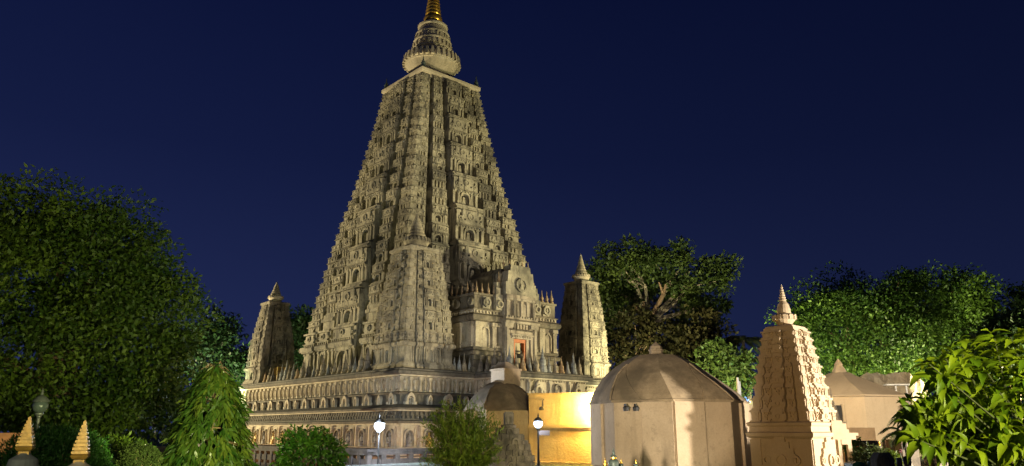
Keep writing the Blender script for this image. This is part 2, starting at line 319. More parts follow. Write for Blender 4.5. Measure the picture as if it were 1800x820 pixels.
def bay(m, F, s0, s1, z0, z1, o, k, kind, edge=0, var=0):
    """one carved bay of one storey; edge = -1/+1 when that end is the tower's corner; o = wall plane"""
    H = z1-z0; w = s1-s0; sc = (s0+s1)/2
    def bx(a, b, za, zb, oo, back=1.4, ts=0.0, to=0.0):
        if edge < 0 and a <= s0+1e-6: a = s0-(oo-o)+0.004
        if edge > 0 and b >= s1-1e-6: b = s1+(oo-o)-0.004
        m.box(F, a, b, za, zb, o-back*k, oo, ts, to)
    # foot mouldings
    bx(s0, s1, z0, z0+.05*H, o+.12*k); bx(s0, s1, z0+.05*H, z0+.085*H, o+.05*k)
    zn0, zn1 = z0+.085*H, z0+(.40+.03*var)*H
    # niche zone
    bx(s0, s1, zn0, zn1, o-.48*k)
    if kind == 'corner':
        n = 4
        for i in range(n):
            a = s0+w*(i+.15)/n; b = s0+w*(i+.70)/n
            if i == 0: a = s0
            if i == n-1: b = s1
            bx(a, b, zn0, zn1, o-.02*k)
            m.box(F, a+.1*(b-a), b-.1*(b-a), zn0+.55*(zn1-zn0), zn0+.66*(zn1-zn0), o-.2*k, o+.05*k)
    elif kind == 'mid':
        bx(s0, s0+.16*w, zn0, zn1, o); bx(s1-.16*w, s1, zn0, zn1, o)
        hw = .34*w
        m.box(F, sc+.1*w*(1 if var % 2 else -1)-.3*w, sc+.1*w*(1 if var % 2 else -1)-.22*w, zn0, zn1, o-.6*k, o-.1*k)
        m.arch(F, sc+.1*w*(1 if var % 2 else -1), zn0, hw, .9*(zn1-zn0), .08*w, o-.55*k, o-.02*k, 8, .05*H)
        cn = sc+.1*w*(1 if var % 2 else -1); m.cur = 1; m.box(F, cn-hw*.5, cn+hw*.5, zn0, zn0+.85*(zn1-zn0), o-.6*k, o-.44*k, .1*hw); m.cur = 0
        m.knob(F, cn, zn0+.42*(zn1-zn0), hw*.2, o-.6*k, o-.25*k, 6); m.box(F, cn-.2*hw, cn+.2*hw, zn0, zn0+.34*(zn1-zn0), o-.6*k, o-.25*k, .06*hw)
        bx(sc-.05*w+(-.27*w if var % 2 else .27*w), sc+.05*w+(-.27*w if var % 2 else .27*w), zn0, zn1, o-.06*k)
    else:
        for a in (-.46, -.28, .28, .46):
            bx(sc+(a-.045)*w, sc+(a+.045)*w, zn0, zn1, o)
            m.box(F, sc+(a-.06)*w, sc+(a+.06)*w, zn1-.03*H, zn1, o-.2*k, o+.06*k)
        m.arch(F, sc, zn0, .32*w, .92*(zn1-zn0), .055*w, o-.55*k, o+.02*k, 10, .05*H)
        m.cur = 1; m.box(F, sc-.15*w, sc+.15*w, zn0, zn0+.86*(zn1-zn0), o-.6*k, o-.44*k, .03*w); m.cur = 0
        m.box(F, sc-.08*w, sc+.08*w, zn0, zn0+.5*(zn1-zn0), o-.6*k, o-.26*k, .03*w)
        m.knob(F, sc, zn0+.58*(zn1-zn0), .05*w, o-.6*k, o-.26*k, 8)
    # eave with dentils
    za = zn1
    nd = max(3, int(w/(.34*max(.6, k))))
    for i in range(nd):
        c = s0+w*(i+.5)/nd; m.box(F, c-.07*k, c+.07*k, za, za+.03*H, o-.3*k, o+.17*k)
    bx(s0, s1, za, za+.032*H, o+.06*k)
    bx(s0, s1, za+.032*H, za+.075*H, o+.27*k, 1.4, .0, .08*k)
    bx(s0, s1, za+.075*H, za+.10*H, o+.08*k)
    # medallion block
    zb0, zb1 = za+.10*H, z0+.885*H
    bx(s0, s1, zb0, zb1, o-.42*k)
    wi = .80*w if kind != 'centre' else .74*w
    hb = zb1-zb0
    bx(max(s0, sc-wi/2) if edge == 0 else s0, min(s1, sc+wi/2) if edge == 0 else s1, zb0, zb0+.22*hb, o+.04*k)
    if edge: bx(*((s0, s0+.16*w) if edge < 0 else (s1-.16*w, s1)), zb0+.22*hb, zb0+.8*hb, o)
    m.box(F, sc-.30*w, sc+.30*w, zb0, zb0+.93*hb, o-.6*k, o+.12*k)
    for sgn in (-1, 1):
        m.box(F, sc+sgn*.435*w-.055*w, sc+sgn*.435*w+.055*w, zb0, zb0+.88*hb, o-.6*k, o+.05*k); m.box(F, sc+sgn*.35*w-.03*w, sc+sgn*.35*w+.03*w, zb0+.72*hb, zb0+.9*hb, o-.6*k, o+.02*k)
    m.box(F, sc-.40*w, sc+.40*w, zb0+.02*hb, zb0+.16*hb, o-.4*k, o+.13*k)
    zc = zb0+.52*hb; r = min(.145*w, .26*hb) if kind != 'centre' else min(.125*w, .27*hb)
    m.ring(F, sc, zc, r*.70, r*1.05, o, o+.22*k, 12)
    m.prism(F, [(sc+r*.7*math.cos(t*math.pi/5), zc+r*.7*math.sin(t*math.pi/5)) for t in range(10)], o, o+.10*k)
    if kind == 'centre':
        m.box(F, sc-.14*r, sc+.14*r, zc-.5*r, zc+.35*r, o, o+.16*k)
    for sgn in (-1, 1):
        m.ring(F, sc+sgn*.36*w, zb0+.34*hb, r*.28, r*.58, o-.2*k, o+.15*k, 8, o+.05*k)
        m.box(F, sc+sgn*.44*w-.05*w, sc+sgn*.44*w+.05*w, zb0+.60*hb, zb0+.74*hb, o-.4*k, o+.06*k)
        m.box(F, sc+sgn*.22*w-.025*w, sc+sgn*.22*w+.025*w, zb0+.80*hb, zb0+1.0*hb, o-.4*k, o+.05*k)
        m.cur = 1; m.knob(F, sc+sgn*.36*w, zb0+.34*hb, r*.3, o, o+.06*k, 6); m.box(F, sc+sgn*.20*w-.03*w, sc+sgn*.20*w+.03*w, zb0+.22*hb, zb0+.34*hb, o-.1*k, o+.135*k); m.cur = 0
    # neck
    bx(s0, s1, zb1, zb1+.045*H, o+.13*k, .9, 0, .05*k); bx(s0, s1, zb1+.045*H, z1, o-.12*k)

def base_bay(m, F, s0, s1, z0, z1, o, k, kind, edge=0):
    H = z1-z0; w = s1-s0; sc = (s0+s1)/2
    def bx(a, b, za, zb, oo, back=1.4, ts=0.0, to=0.0):
        if edge < 0 and a <= s0+1e-6: a = s0-(oo-o)+0.004
        if edge > 0 and b >= s1-1e-6: b = s1+(oo-o)-0.004
        m.box(F, a, b, za, zb, o-back*k, oo, ts, to)
    for a, b, oo in ((0, .055, .42), (.055, .09, .30), (.09, .125, .38), (.125, .155, .20), (.155, .18, .1)):
        bx(s0, s1, z0+a*H, z0+b*H, o+oo*k)
    zn0, zn1 = z0+.18*H, z0+.58*H
    bx(s0, s1, zn0, zn1, o-.28*k)
    n = {'corner': 3, 'mid': 3, 'centre': 4}[kind]
    pos = {'corner': (.06, .5, .94), 'mid': (.06, .62, .94), 'centre': (.04, .2, .8, .96)}[kind]
    for i, a in enumerate(pos):
        c = s0+a*w; q = .06*w if kind != 'centre' else .045*w
        lo, hi = c-q, c+q
        if i == 0: lo = s0
        if i == len(pos)-1: hi = s1
        bx(lo, hi, zn0, zn1, o); m.box(F, lo-.012*w, hi+.012*w, zn0, zn0+.03*H, o-.2*k, o+.07*k)
        m.box(F, lo-.012*w, hi+.012*w, zn1-.05*H, zn1-.01*H, o-.2*k, o+.07*k)
    if kind == 'mid': m.arch(F, s0+.34*w, zn0, .28*w, .34*H, .06*w, o-.3*k, o-.05*k, 8, .03*H)
    if kind == 'centre':
        m.arch(F, sc, zn0, .40*w, .33*H, .06*w, o-.3*k, o+.05*k, 10, .03*H)
        m.box(F, sc-.30*w, sc+.30*w, zn0+.335*H, zn1, o-.3*k, o+.1*k)
    # roll cornice (convex)
    pr = [(0.04, .58), (.22, .60), (.36, .635), (.40, .665), (.34, .69), (.18, .705)]
    for (oa, za), (ob, zb) in zip(pr[:-1], pr[1:]):
        bx(s0, s1, z0+za*H, z0+zb*H, o+max(oa, ob)*k, .9, 0, abs(oa-ob)*k*.9 if ob < oa else 0)
    nd = max(3, int(w/(.36*max(.6, k))))
    bx(s0, s1, z0+.705*H, z0+.755*H, o+.02*k)
    for i in range(nd):
        c = s0+w*(i+.5)/nd; m.box(F, c-.09*k, c+.09*k, z0+.708*H, z0+.752*H, o-.2*k, o+.12*k)
    bx(s0, s1, z0+.755*H, z0+.775*H, o+.15*k)
    zb0, zb1 = z0+.775*H, z0+.96*H; hb = zb1-zb0
    bx(s0, s1, zb0, zb1, o-.08*k)
    m.box(F, sc-.34*w, sc+.34*w, zb0, zb0+.92*hb, o-.4*k, o+.10*k)
    r = min(.13*w, .3*hb)
    m.ring(F, sc, zb0+.5*hb, r*.65, r*1.05, o, o+.22*k, 12, o+.12*k)
    for sgn in (-1, 1): m.ring(F, sc+sgn*.40*w, zb0+.4*hb, r*.3, r*.6, o-.2*k, o+.1*k, 8, o)
    bx(s0, s1, zb1, z1, o+.12*k)

BAYS5 = [(-1, -.73, 'corner', 0, -1), (-.63, -.36, 'mid', .16, 0), (-.25, .25, 'centre', .42, 0), (.36, .63, 'mid', .16, 0), (.73, 1, 'corner', 0, 1)]
BAYS3 = [(-1, -.56, 'corner', 0, -1), (-.46, .46, 'centre', .16, 0), (.56, 1, 'corner', 0, 1)]
def storeys(parent, cx, cy, levels, half_at, bays, k, mat, door=False, base=True):
    """each storey one mesh; corner piers step in twice a storey and the middle bays are staggered, as on the real tower"""
    nl = len(levels)-1
    for i, (z0, z1) in enumerate(zip(levels[:-1], levels[1:])):
        m = MB(); H = z1-z0; h = half_at(z0+.35*H); hc = half_at(z1)
        m.sweep(cx-hc+1.3*k, cx+hc-1.3*k, cy-hc+1.3*k, cy+hc-1.3*k, [(0, z0-.02), (0, z1+.02)])
        kk = k*(.55+.45*h/half_at(levels[0]))
        for j, F in enumerate(faces_of(cx, cy)):
            for q, (a, b, kind, pr, edge) in enumerate(bays):
                if i == 0 and base:
                    base_bay(m, F, a*h, b*h, z0, z1, h+pr*kk, kk, kind, edge); continue
                if kind == 'corner':
                    ns = 3 if H > 2 else 2
                    for p_ in range(ns):
                        za, zb = z0+H*p_/ns, z0+H*(p_+1)/ns; hh = half_at(za+.5*(zb-za)); bay(m, F, a*hh, b*hh, za, zb, hh, kk*.55, ('corner', 'mid', 'corner')[(p_+i) % 3], edge, var=(i+j+p_) % 3)
                elif kind == 'mid':
                    za = z0+.40*H; zb = z1+(.40*(levels[i+2]-z1) if i+2 < len(levels) else 0)
                    if i == (1 if base else 0):
                        m.box(F, a*h, b*h, z0, za, h-1.2*kk, h+pr*kk); m.box(F, a*h*1.02, b*h*1.02, z0+.55*(za-z0), z0+.75*(za-z0), h-1.2*kk, h+(pr+.2)*kk)
                    zs = za+(.46+.06*((i+q) % 3))*(zb-za)
                    for p_, (zc_, zd) in enumerate(((za, zs), (zs, zb))):
                        hh = half_at(zc_+.45*(zd-zc_)); bay(m, F, a*hh, b*hh, zc_, zd, hh+pr*kk, kk*.75, ('mid', 'corner')[(p_+i+j) % 2], edge, var=(i+q+j+p_) % 3)
                else:
                    bay(m, F, a*h, b*h, z0, z1, h+pr*kk, kk, kind, edge, var=(i+q+j) % 3)
        m.build('storey', [mat, M['painted_void']], parent)

# ---- lower terrace
def interp(tab):
    zs = [a for a, _ in tab]; hs = [b for _, b in tab]
    return lambda z: float(np.interp(z, zs, hs))
LU, LV = 24.2, 29.8
terrace = MB()
PROF = [(1.3, -2.2), (1.3, -.9), (1.0, -.8), (1.0, -.1), (.75, 0), (.75, .22), (.5, .26), (.5, .42), (.32, .46), (.32, .56), (.0, .565), (0, 2.18), (.18, 2.185), (.18, 2.28)]
PROF_B = [(.10, 2.60), (.04, 2.62), (.04, 3.16), (.2, 3.18), (.2, 3.26)]
PROF_D = [(-.02, 3.62), (-.06, 4.40), (.1, 4.42), (.14, 4.54), (.05, 4.58)]
PROF_C = [(.05, 4.58), (-.05, 4.62), (-.05, 5.72), (.1, 5.76), (.14, 5.86)]
def block(x0, x1, y0, y1, dz=0.0, parent=None, name='terrace_wall'):
    m = MB()
    for P in (PROF, PROF_B, PROF_C): m.sweep(x0, x1, y0, y1, [(o, z+dz) for o, z in P])
    w_ = m.build(name, M['stone_pale'], parent)
    d = MB()
    d.sweep(x0, x1, y0, y1, [(.1, 2.281+dz), (.5, 2.285+dz), (.55, 2.34+dz), (.55, 2.45+dz), (.4, 2.50+dz), (.25, 2.52+dz), (.25, 2.6+dz)])
    d.sweep(x0, x1, y0, y1, [(.1, 3.261+dz), (.5, 3.265+dz), (.52, 3.40+dz), (.42, 3.46+dz), (.2, 3.58+dz), (0, 3.68+dz)])
    d.sweep(x0, x1, y0, y1, [(.1, 5.861+dz), (.36, 5.865+dz), (.45, 5.95+dz), (.45, 6.12+dz), (.30, 6.18+dz), (.30, 6.30+dz), (.2, ZT+dz)])
    d.sweep(x0, x1, y0, y1, [(o, z+dz) for o, z in PROF_D], False); d.sweep(x0, x1, y0, y1, [(o+.004, z+dz) for o, z in PROF_B[1:4]], False)
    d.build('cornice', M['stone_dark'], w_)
    return w_
tw = block(0, LU, 0, LV, 0, temple)
pb = block(7.2, 16.3, -3.7, 2, -.013, temple, 'porch_base_wall')
# faces that get ornament: (frame, length)
FL = Frame(0, LV, 0, -1, -1, 0)      # left wall, s runs towards the near corner
FR1 = Frame(0, 0, 1, 0, 0, -1); FPF = Frame(7.2, -3.7, 1, 0, 0, -1); FPS = Frame(7.2, 0, 0, -1, -1, 0)
FR2 = Frame(16.3, 0, 1, 0, 0, -1)
orn = [(FL, 0, LV), (FR1, 0, 7.1), (FPF, 0, 9.1), (FPS, .05, 3.7), (FR2, .1, 7.9)]
st_meshes = {}
def lathe_mesh(name, prof, mat, n=12, sx=1, sy=1, smooth=True, rot=0):
    m = MB(); m.lathe(0, 0, prof, n, sx, sy, rot); return m.mesh(name, mat, smooth)
def seated_statue(mat, name='niche_statue'):
    m = MB()
    m.box(ID, -.30, .30, 0, .16, -.16, .16); m.box(ID, -.25, .25, .16, .22, -.13, .13)
    ball(m, 0, -.06, .32, .30, .17, .11, 10, 5)
    m.lathe(0, .02, [(.13, .26), (.17, .40), (.20, .62), (.17, .74), (.06, .80), (.055, .84)], 10, 1, .6)
    ball(m, 0, .0, .93, .085, .09, .12, 10, 6); ball(m, 0, .01, 1.06, .035, .035, .04, 8, 4)
    for s in (-1, 1): m.tube([(s*.20, .02, .70), (s*.27, -.02, .50), (s*.10, -.16, .38)], [.06, .055, .045], 6)
    return m.mesh(name, mat, True)
def standing_figure(mat):
    m = MB()
    m.lathe(0, 0, [(.15, 0), (.15, .06), (.09, .07), (.10, .35), (.13, .55), (.10, .66), (.14, .80), (.12, .88), (.04, .91), (.045, .94), (.07, 1.0), (.05, 1.08), (.02, 1.13)], 8, 1, .7)
    for s in (-1, 1): m.tube([(s*.13, 0, .84), (s*.18, -.02, .64), (s*.12, -.06, .48)], [.04, .035, .03], 5)
    return m.mesh('frieze_figure', mat, True)
ME_SEAT = seated_statue(M['statue']); ME_SEATG = seated_statue(M['statue_gold']); ME_STAND = standing_figure(M['stone_pale'])
def face_rot(F): return math.atan2(F.a[5], F.a[4])+math.pi/2   # statue front is -y
def niche_mesh():
    m = MB(); m.cur = 0
    for s in (-1, 1):
        lo, hi = sorted((s*.63, s*.55)); m.box(ID, lo, hi, 0, 1.41, -.1, .09)
    m.box(ID, -.66, .66, 1.415, 1.49, -.1, .12)
    m.arch(ID, 0, 0, .74, 1.22, .11, -.1, .15, 10); m.arch(ID, 0, 0, .74, 1.22, .05, -.1, .2, 10)
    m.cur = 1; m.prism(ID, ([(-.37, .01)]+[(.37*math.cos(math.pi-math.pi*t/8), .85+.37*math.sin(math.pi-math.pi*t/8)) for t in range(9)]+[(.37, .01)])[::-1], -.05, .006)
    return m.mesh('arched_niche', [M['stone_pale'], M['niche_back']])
def shrine_mesh(big):
    m = MB(); wv, hv = (.44, .62) if big else (.22, .56)
    m.arch(ID, 0, 0, wv, hv, .16 if big else .08, -.1, .22, 10, .12); m.arch(ID, 0, 0, wv*.7, hv*.8, .05, -.1, .14, 8)
    if big:
        for s in (-1, 1): lo, hi = sorted((s*.52, s*.36)); m.box(ID, lo, hi, 0, .2, -.1, .26)
    return m.mesh('arched_shrine', M['stone_pale'])
def panel_shrine(tre):
    m = MB()
    if tre:
        m.arch(ID, 0, 0, .46, .52, .16, -.2, .24, 10); m.arch(ID, 0, .44, .22, .30, .12, -.2, .2, 8, .22)
        for s in (-1, 1): m.box(ID, s*.62-.12, s*.62+.12, .02, .24, -.2, .2)
    else: m.arch(ID, 0, 0, .60, .72, .14, -.2, .18, 10); m.knob(ID, 0, .24, .16, -.2, .06)
    return m.mesh('panel_shrine', M['porch'])
MN = niche_mesh(); MSB, MSS = shrine_mesh(True), shrine_mesh(False); MP0, MP1 = panel_shrine(False), panel_shrine(True)
pp = MB(); pp.box(ID, -.14, .14, .57, 2.17, -.1, .17); pp.box(ID, -.08, .08, .62, 2.1, .1, .23); pp.box(ID, -.17, .17, 1.95, 2.165, -.1, .20); MPL = pp.mesh('niche_pilaster', M['stone_pale'])
pp = MB(); pp.box(ID, -.09, .09, 4.62, 5.70, -.2, .12); pp.box(ID, -.15, .15, 5.50, 5.698, -.2, .17); pp.box(ID, -.13, .13, 4.622, 4.74, -.2, .16); pp.box(ID, -.05, .05, 4.78, 5.45, .05, .18); MPF = pp.mesh('frieze_pilaster', M['stone_pale'])
fig_n = sh_n = 0
for F, sa, sb in orn:
    L = sb-sa; own = tw if F in (FL, FR1) else pb; rz_ = face_rot(F); relief = MB(); rd = MB()
    n = max(1, int(round(L/2.02))); step = L/n
    for i in range(n):
        c = sa+step*(i+.5)
        link('niche_pilaster', MPL, own, F.p(c-step/2+.16, 0, 0), rz_)
        link('arched_niche', MN, own, F.p(c, .57, 0), rz_)
        gold = (F is FL and i in (2, 4, 5, 6, 9)) or (F is FR1 and i == 1)
        o = link('niche_statue', ME_SEATG if gold else ME_SEAT, own, F.p(c, .57, .13), rz_)
        if gold: o['label'] = 'gilded seated statue in an arched terrace niche'
    nb = int(L/.40)
    for i in range(nb):
        c = sa+L*(i+.5)/nb
        rd.box(F, c-.09, c+.09, 2.64, 2.84, 0, .30); rd.box(F, c-.13, c+.13, 2.90, 3.14, 0, .24, .03, .05)
        if i % 3 == 0: rd.box(F, c+.16, c+.22, 2.62, 3.15, 0, .12)
    ns = max(1, int(round(L/1.75)))
    for i in range(ns):
        c = sa+L*(i+.5)/ns; big = i % 2 == 0
        link('arched_shrine', MSB if big else MSS, own, F.p(c, 3.66, 0), rz_)
        if sh_n < 90:
            o = link('shrine_figure', ME_SEATG if (not big and F is FL) or (big and F is FR1 and i) else ME_SEAT, own, F.p(c, 3.66, .06), rz_); o.scale = (.45, .45, .45) if big else (.33, .4, .42); sh_n += 1
    if F in (FL, FR1):
        nf = int(L/.86)
        for i in range(nf):
            c = sa+L*(i+.5)/nf; q = c-L/nf/2
            link('frieze_pilaster', MPF, own, F.p(q, 0, 0), rz_)
            if fig_n < 60: link('frieze_figure', ME_STAND, tw, F.p(c, 4.62, .03), rz_); fig_n += 1
    else:
        nf = max(1, int(round(L/2.3)))
        for i in range(nf):
            c = sa+L*(i+.5)/nf
            link('panel_shrine', MP1 if (i % 2 or F is FPS) else MP0, own, F.p(c, 4.62, 0), rz_)
            q = c-L/nf/2; link('frieze_pilaster', MPF, own, F.p(q+.17, 0, 0), rz_)
        nd = int(L/.3)
        for i in range(nd): c = sa+L*(i+.5)/nd; relief.box(F, c-.05, c+.05, 5.58, 5.70, -.2, .07)
    if relief.v: relief.build('dentil_band', M['stone_pale'], own)
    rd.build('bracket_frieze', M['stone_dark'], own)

# ---- main tower
TU, TV = 10.55, 12.3
half_main = interp([(6.36, 8.3), (10.3, 8.3), (15.9, 7.4), (21.8, 6.3), (25.0, 5.55), (27.7, 5.05), (32.0, 4.25), (36.7, 3.55)])
tower = link('main_tower', None, temple, (0, 0, 0))
LEV = [6.36, 10.9, 14.7, 18.6, 22.3, 25.7, 29.0, 32.2, 34.6, 36.3]
storeys(tower, TU, TV, LEV, half_main, BAYS5, 1.0, M['stone'])
c_ = MB(); h = 3.45
c_.sweep(TU-h, TU+h, TV-h, TV+h, [(0, 36.1), (.12, 36.2), (.12, 36.42), (.26, 36.46), (.30, 36.6), (.30, 36.85), (.18, 36.92), (.0, 36.98), (-.6, 37.02), (-1.1, 37.3)])
c_.build('cornice', M['rim'], tower)
cf = [(.0, 0), (.28, 0), (.28, .12), (.16, .16), (.22, .32), (.24, .44), (.12, .56), (.16, .62), (.08, .7), (.06, .95), (.02, 1.25)]
me = lathe_mesh('corner_finial', cf[1:], M['bronze'], 10)
for a, b in ((-1, -1), (-1, 1), (1, -1), (1, 1)): link('corner_finial', me, tower, (TU+a*(h-.05), TV+b*(h-.05), 37.0))
def crown(parent, cx, cy, z0, r, mat, fins=40, bell=None, spire_mat=None, zbell=None):
    """bowl with a ribbed rim, then a ringed bell"""
    m = MB(); n = 40
    m.lathe(cx, cy, [(r*.62, z0), (r*.64, z0+.06*r), (r*.70, z0+.08*r), (r*.78, z0+.22*r), (r*.82, z0+.24*r), (r*.92, z0+.44*r), (r*.96, z0+.46*r), (r*.99, z0+.60*r), (r*.97, z0+.72*r), (r*.8, z0+.74*r)], n)
    a = m.build('crown_bowl', mat, parent)
    q = MB()
    for i in range(fins):
        t = 2*math.pi*i/fins; c, s = math.cos(t), math.sin(t); F = Frame(cx, cy, -s, c, c, s)
        wv = math.pi*r/fins*.5
        q.box(F, -wv, wv, z0+.50*r, z0+.80*r, r*.80, r*1.06, .15*wv, .05*r)
    q.build('crown_ribs', mat, parent)
    return a
crown(tower, TU, TV, 38.0, 2.95, M['rim'], 32)
bl = MB()
bl.lathe(TU, TV, [(1.9, 37.2), (1.9, 38.3), (1.9, 40.2), (2.0, 40.5), (1.95, 40.6), (1.95, 41.05), (2.1, 41.1), (2.1, 41.25), (2.0, 41.35), (1.98, 42.0), (2.05, 42.05), (2.05, 42.18), (1.88, 42.3),
                  (1.78, 42.9), (1.84, 42.95), (1.84, 43.05), (1.66, 43.2), (1.5, 43.75), (1.42, 43.85), (1.62, 43.95), (1.62, 44.12), (1.35, 44.3), (1.0, 44.6), (.8, 44.7)], 32)
for i in range(24):
    t = 2*math.pi*i/24; F = Frame(TU, TV, -math.sin(t), math.cos(t), math.cos(t), math.sin(t))
    bl.box(F, -.12, .12, 41.36, 41.75, 1.6, 2.16)
    if i % 2: bl.arch(F, 0, 42.3, .3, .45, .07, 1.5, 1.92, 6)
bl.build('ringed_bell', M['rim'], tower)
gs = MB()
prof = [(.75, 44.6), (.95, 44.75), (1.02, 45.0), (.95, 45.3), (.72, 45.45)]
for i in range(9):
    r = .86-.052*i; z = 45.5+i*.42; prof += [(r*.86, z), (r, z+.08), (r, z+.24), (r*.84, z+.34)]
prof += [(.36, 49.35), (.48, 49.45), (.5, 49.6), (.3, 49.8), (.34, 50.1), (.25, 50.5), (.1, 50.8), (.07, 51.5), (.02, 51.9)]
gs.lathe(TU, TV, prof, 28); gs.build('gilded_spire', M['gold'], tower, smooth=True)

# ---- corner turrets
def turret(cx, cy, hb, ht, zc, tip, lev, mat, label, gilded_door=False):
    p = link('corner_turret', None, temple, (0, 0, 0)); p['label'] = label
    n = len(lev)
    ha = lambda z: float(np.interp(z, [ZT, ZT+2.2, ZT+.30*(zc-ZT)+1.5, ZT+.7*(zc-ZT), zc], [hb, hb*.97, hb*.80+ht*.17+.06, hb*.36+ht*.64+.10, ht]))
    storeys(p, cx, cy, lev, ha, BAYS3 if hb < 2 else [(-1, -.62, 'corner', 0, -1), (-.56, -.30, 'mid', .12, 0), (-.26, .26, 'centre', .3, 0), (.30, .56, 'mid', .12, 0), (.62, 1, 'corner', 0, 1)], .50 if hb > 2 else .44, mat)
    m = MB(); m.sweep(cx-ht, cx+ht, cy-ht, cy+ht, [(-.1, zc-.32), (.06, zc-.3), (.06, zc-.2), (.16, zc-.16), (.16, zc+.06), (.04, zc+.1), (-.3, zc+.14), (-.5, zc+.2)]); m.build('cornice', mat, p)
    H = tip-zc; r = ht*.80
    crown(p, cx, cy, zc+.16, r, M['turret'] if hb > 1.9 else M['rim'], 22)
    q = MB(); z = zc+.3
    pr = [(r*.8, z), (r*.85, zc+.16+.62*r), (r*.80, zc+.16+.8*r), (r*.66, zc+.16+.9*r)]
    zb = zc+.16+.9*r
    nr = 4
    for i in range(nr):
        a = r*(.66-.10*i); pr += [(a*.92, zb+.02), (a*1.0, zb+.06), (a*1.05, zb+.12), (a*.9, zb+.30*H/3.0)]; zb += .27*H/3.0
    ns = 6; zs = zb; rem = tip-zs
    for i in range(ns):
        a = r*(.34-.05*i); pr += [(a*.8, zs), (a, zs+.02), (a, zs+rem/ns*.6), (a*.75, zs+rem/ns*.8)]; zs += rem/ns*.92
    pr += [(r*.04, zs), (.015, tip)]
    q.lathe(cx, cy, pr, 18); q.build('ringed_spire', M['turret'], p, smooth=False)
    return p
turret(2.75, 2.55, 2.3, 1.42, 16.2, 19.5, [ZT, 9.3, 11.2, 12.9, 14.4, 15.9], M['turret'], 'near corner turret, largest in view, rising in front of the tower')
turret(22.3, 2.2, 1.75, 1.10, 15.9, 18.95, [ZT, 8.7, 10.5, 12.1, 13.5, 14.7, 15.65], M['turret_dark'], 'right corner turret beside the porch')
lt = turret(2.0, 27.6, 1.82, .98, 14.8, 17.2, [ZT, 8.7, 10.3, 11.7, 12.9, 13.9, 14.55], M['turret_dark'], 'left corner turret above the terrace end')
turret(22.2, 27.5, 1.8, 1.05, 15.2, 18.0, [ZT, 8.7, 10.5, 12.1, 13.5, 15.0], M['turret'], 'rear corner turret hidden behind the tower')
# gilded doorway of the left turret (faces the near corner)
Fd = Frame(2.0, 25.78, 1, 0, 0, -1)
m = MB(); m.box(Fd, -.62, .62, 6.40, 7.95, .0, .42); dk = m.build('doorway', plain('gilt_door', (.30, .19, .06), .5, .1, .3), lt)
m = MB()
for s in (-1, 1):
    m.box(Fd, s*.8-.14, s*.8+.14, 6.4, 8.0, 0, .55); m.box(Fd, s*.8-.2, s*.8+.2, 7.85, 8.02, 0, .62)
m.box(Fd, -1.2, 1.2, 8.03, 8.2, 0, .75); m.box(Fd, -1.05, 1.05, 8.2, 8.34, 0, .62)
m.arch(Fd, 0, 8.35, .5, .42, .14, 0, .5, 8); m.arch(Fd, -.7, 8.35, .34, .3, .1, 0, .45, 8); m.arch(Fd, .7, 8.35, .34, .3, .1, 0, .45, 8)
m.build('door_surround', M['turret'], lt)

# ---- east porch (upper building, standing between the tower and the porch base)
porch = link('porch', None, temple, (0, 0, 0))
PW0, PW1, PY0, PY1 = 7.1, 16.5, 0.15, 5.5
pm = MB(); pm.cur = 1
pm.sweep(PW0, PW1, PY0, PY1, [(.35, ZT-.05), (.35, 6.75), (.22, 6.8), (.22, 7.35), (.05, 7.4), (.05, 7.75), (.3, 7.8), (.36, 7.95), (.3, 8.1), (.12, 8.2), (.2, 8.3), (.2, 8.42), (0, 8.45)], False)
pm.sweep(PW0, PW1, PY0, PY1, [(.1, 10.57), (.3, 10.65), (.42, 10.85), (.40, 11.05), (.22, 11.2), (.08, 11.24)], False)
pm.sweep(PW0, PW1, PY0, PY1, [(.2, 11.52), (.2, 11.62), (0, 11.66), (0, 12.75), (.12, 12.78), (.12, 12.95), (-.3, 13.0)])
pm.cur = 0
pm.sweep(PW0, PW1, PY0, PY1, [(0, 8.45), (0, 10.55), (.1, 10.57)], False); pm.sweep(PW0, PW1, PY0, PY1, [(.08, 11.24), (.08, 11.5), (.2, 11.52)], False)
FP = Frame(PW0, PY0, 1, 0, 0, -1); FS = Frame(PW0, PY1, 0, -1, -1, 0); FE = Frame(PW1, PY0, 0, 1, 1, 0)
W_ = PW1-PW0
for F, L in ((FP, W_), (FS, PY1-PY0), (FE, PY1-PY0)):
    n = int(L/.36)
    for i in range(n): pm.box(F, L*(i+.3)/n, L*(i+.7)/n, 11.26, 11.46, 0, .2)
def pil(F, c, w=.42, o=.22, z0=8.45, z1=10.55):
    pm.box(F, c-w/2, c+w/2, z0, z1, -.2, o); pm.box(F, c-w/2-.08, c+w/2+.08, z0, z0+.18, -.2, o+.08); pm.box(F, c-w/2-.06, c+w/2+.06, z0+.3, z0+.42, -.2, o+.05)
    pm.box(F, c-w/2-.1, c+w/2+.1, z1-.34, z1-.02, -.2, o+.1); pm.box(F, c-w/2-.05, c+w/2+.05, z1-.5, z1-.4, -.2, o+.04)
for c in (.22, 2.05, 3.0-.3, 6.7, 7.5, W_-.22): pil(FP, c, .40)
for c in (.22, 2.0, 3.6, 5.1): pil(FS, c, .36)
for c0, w0 in ((1.1, .95), (8.35, .9)):
    pm.box(FP, c0-w0/2-.35, c0-w0/2-.25, 8.6, 10.4, -.1, .08); pm.arch(FP, c0+.1, 8.5, w0*.62, 1.55, .1, -.1, .12, 10); pm.box(FP, c0-w0/2-.1, c0-.28, 8.5, 10.3, -.1, .10)
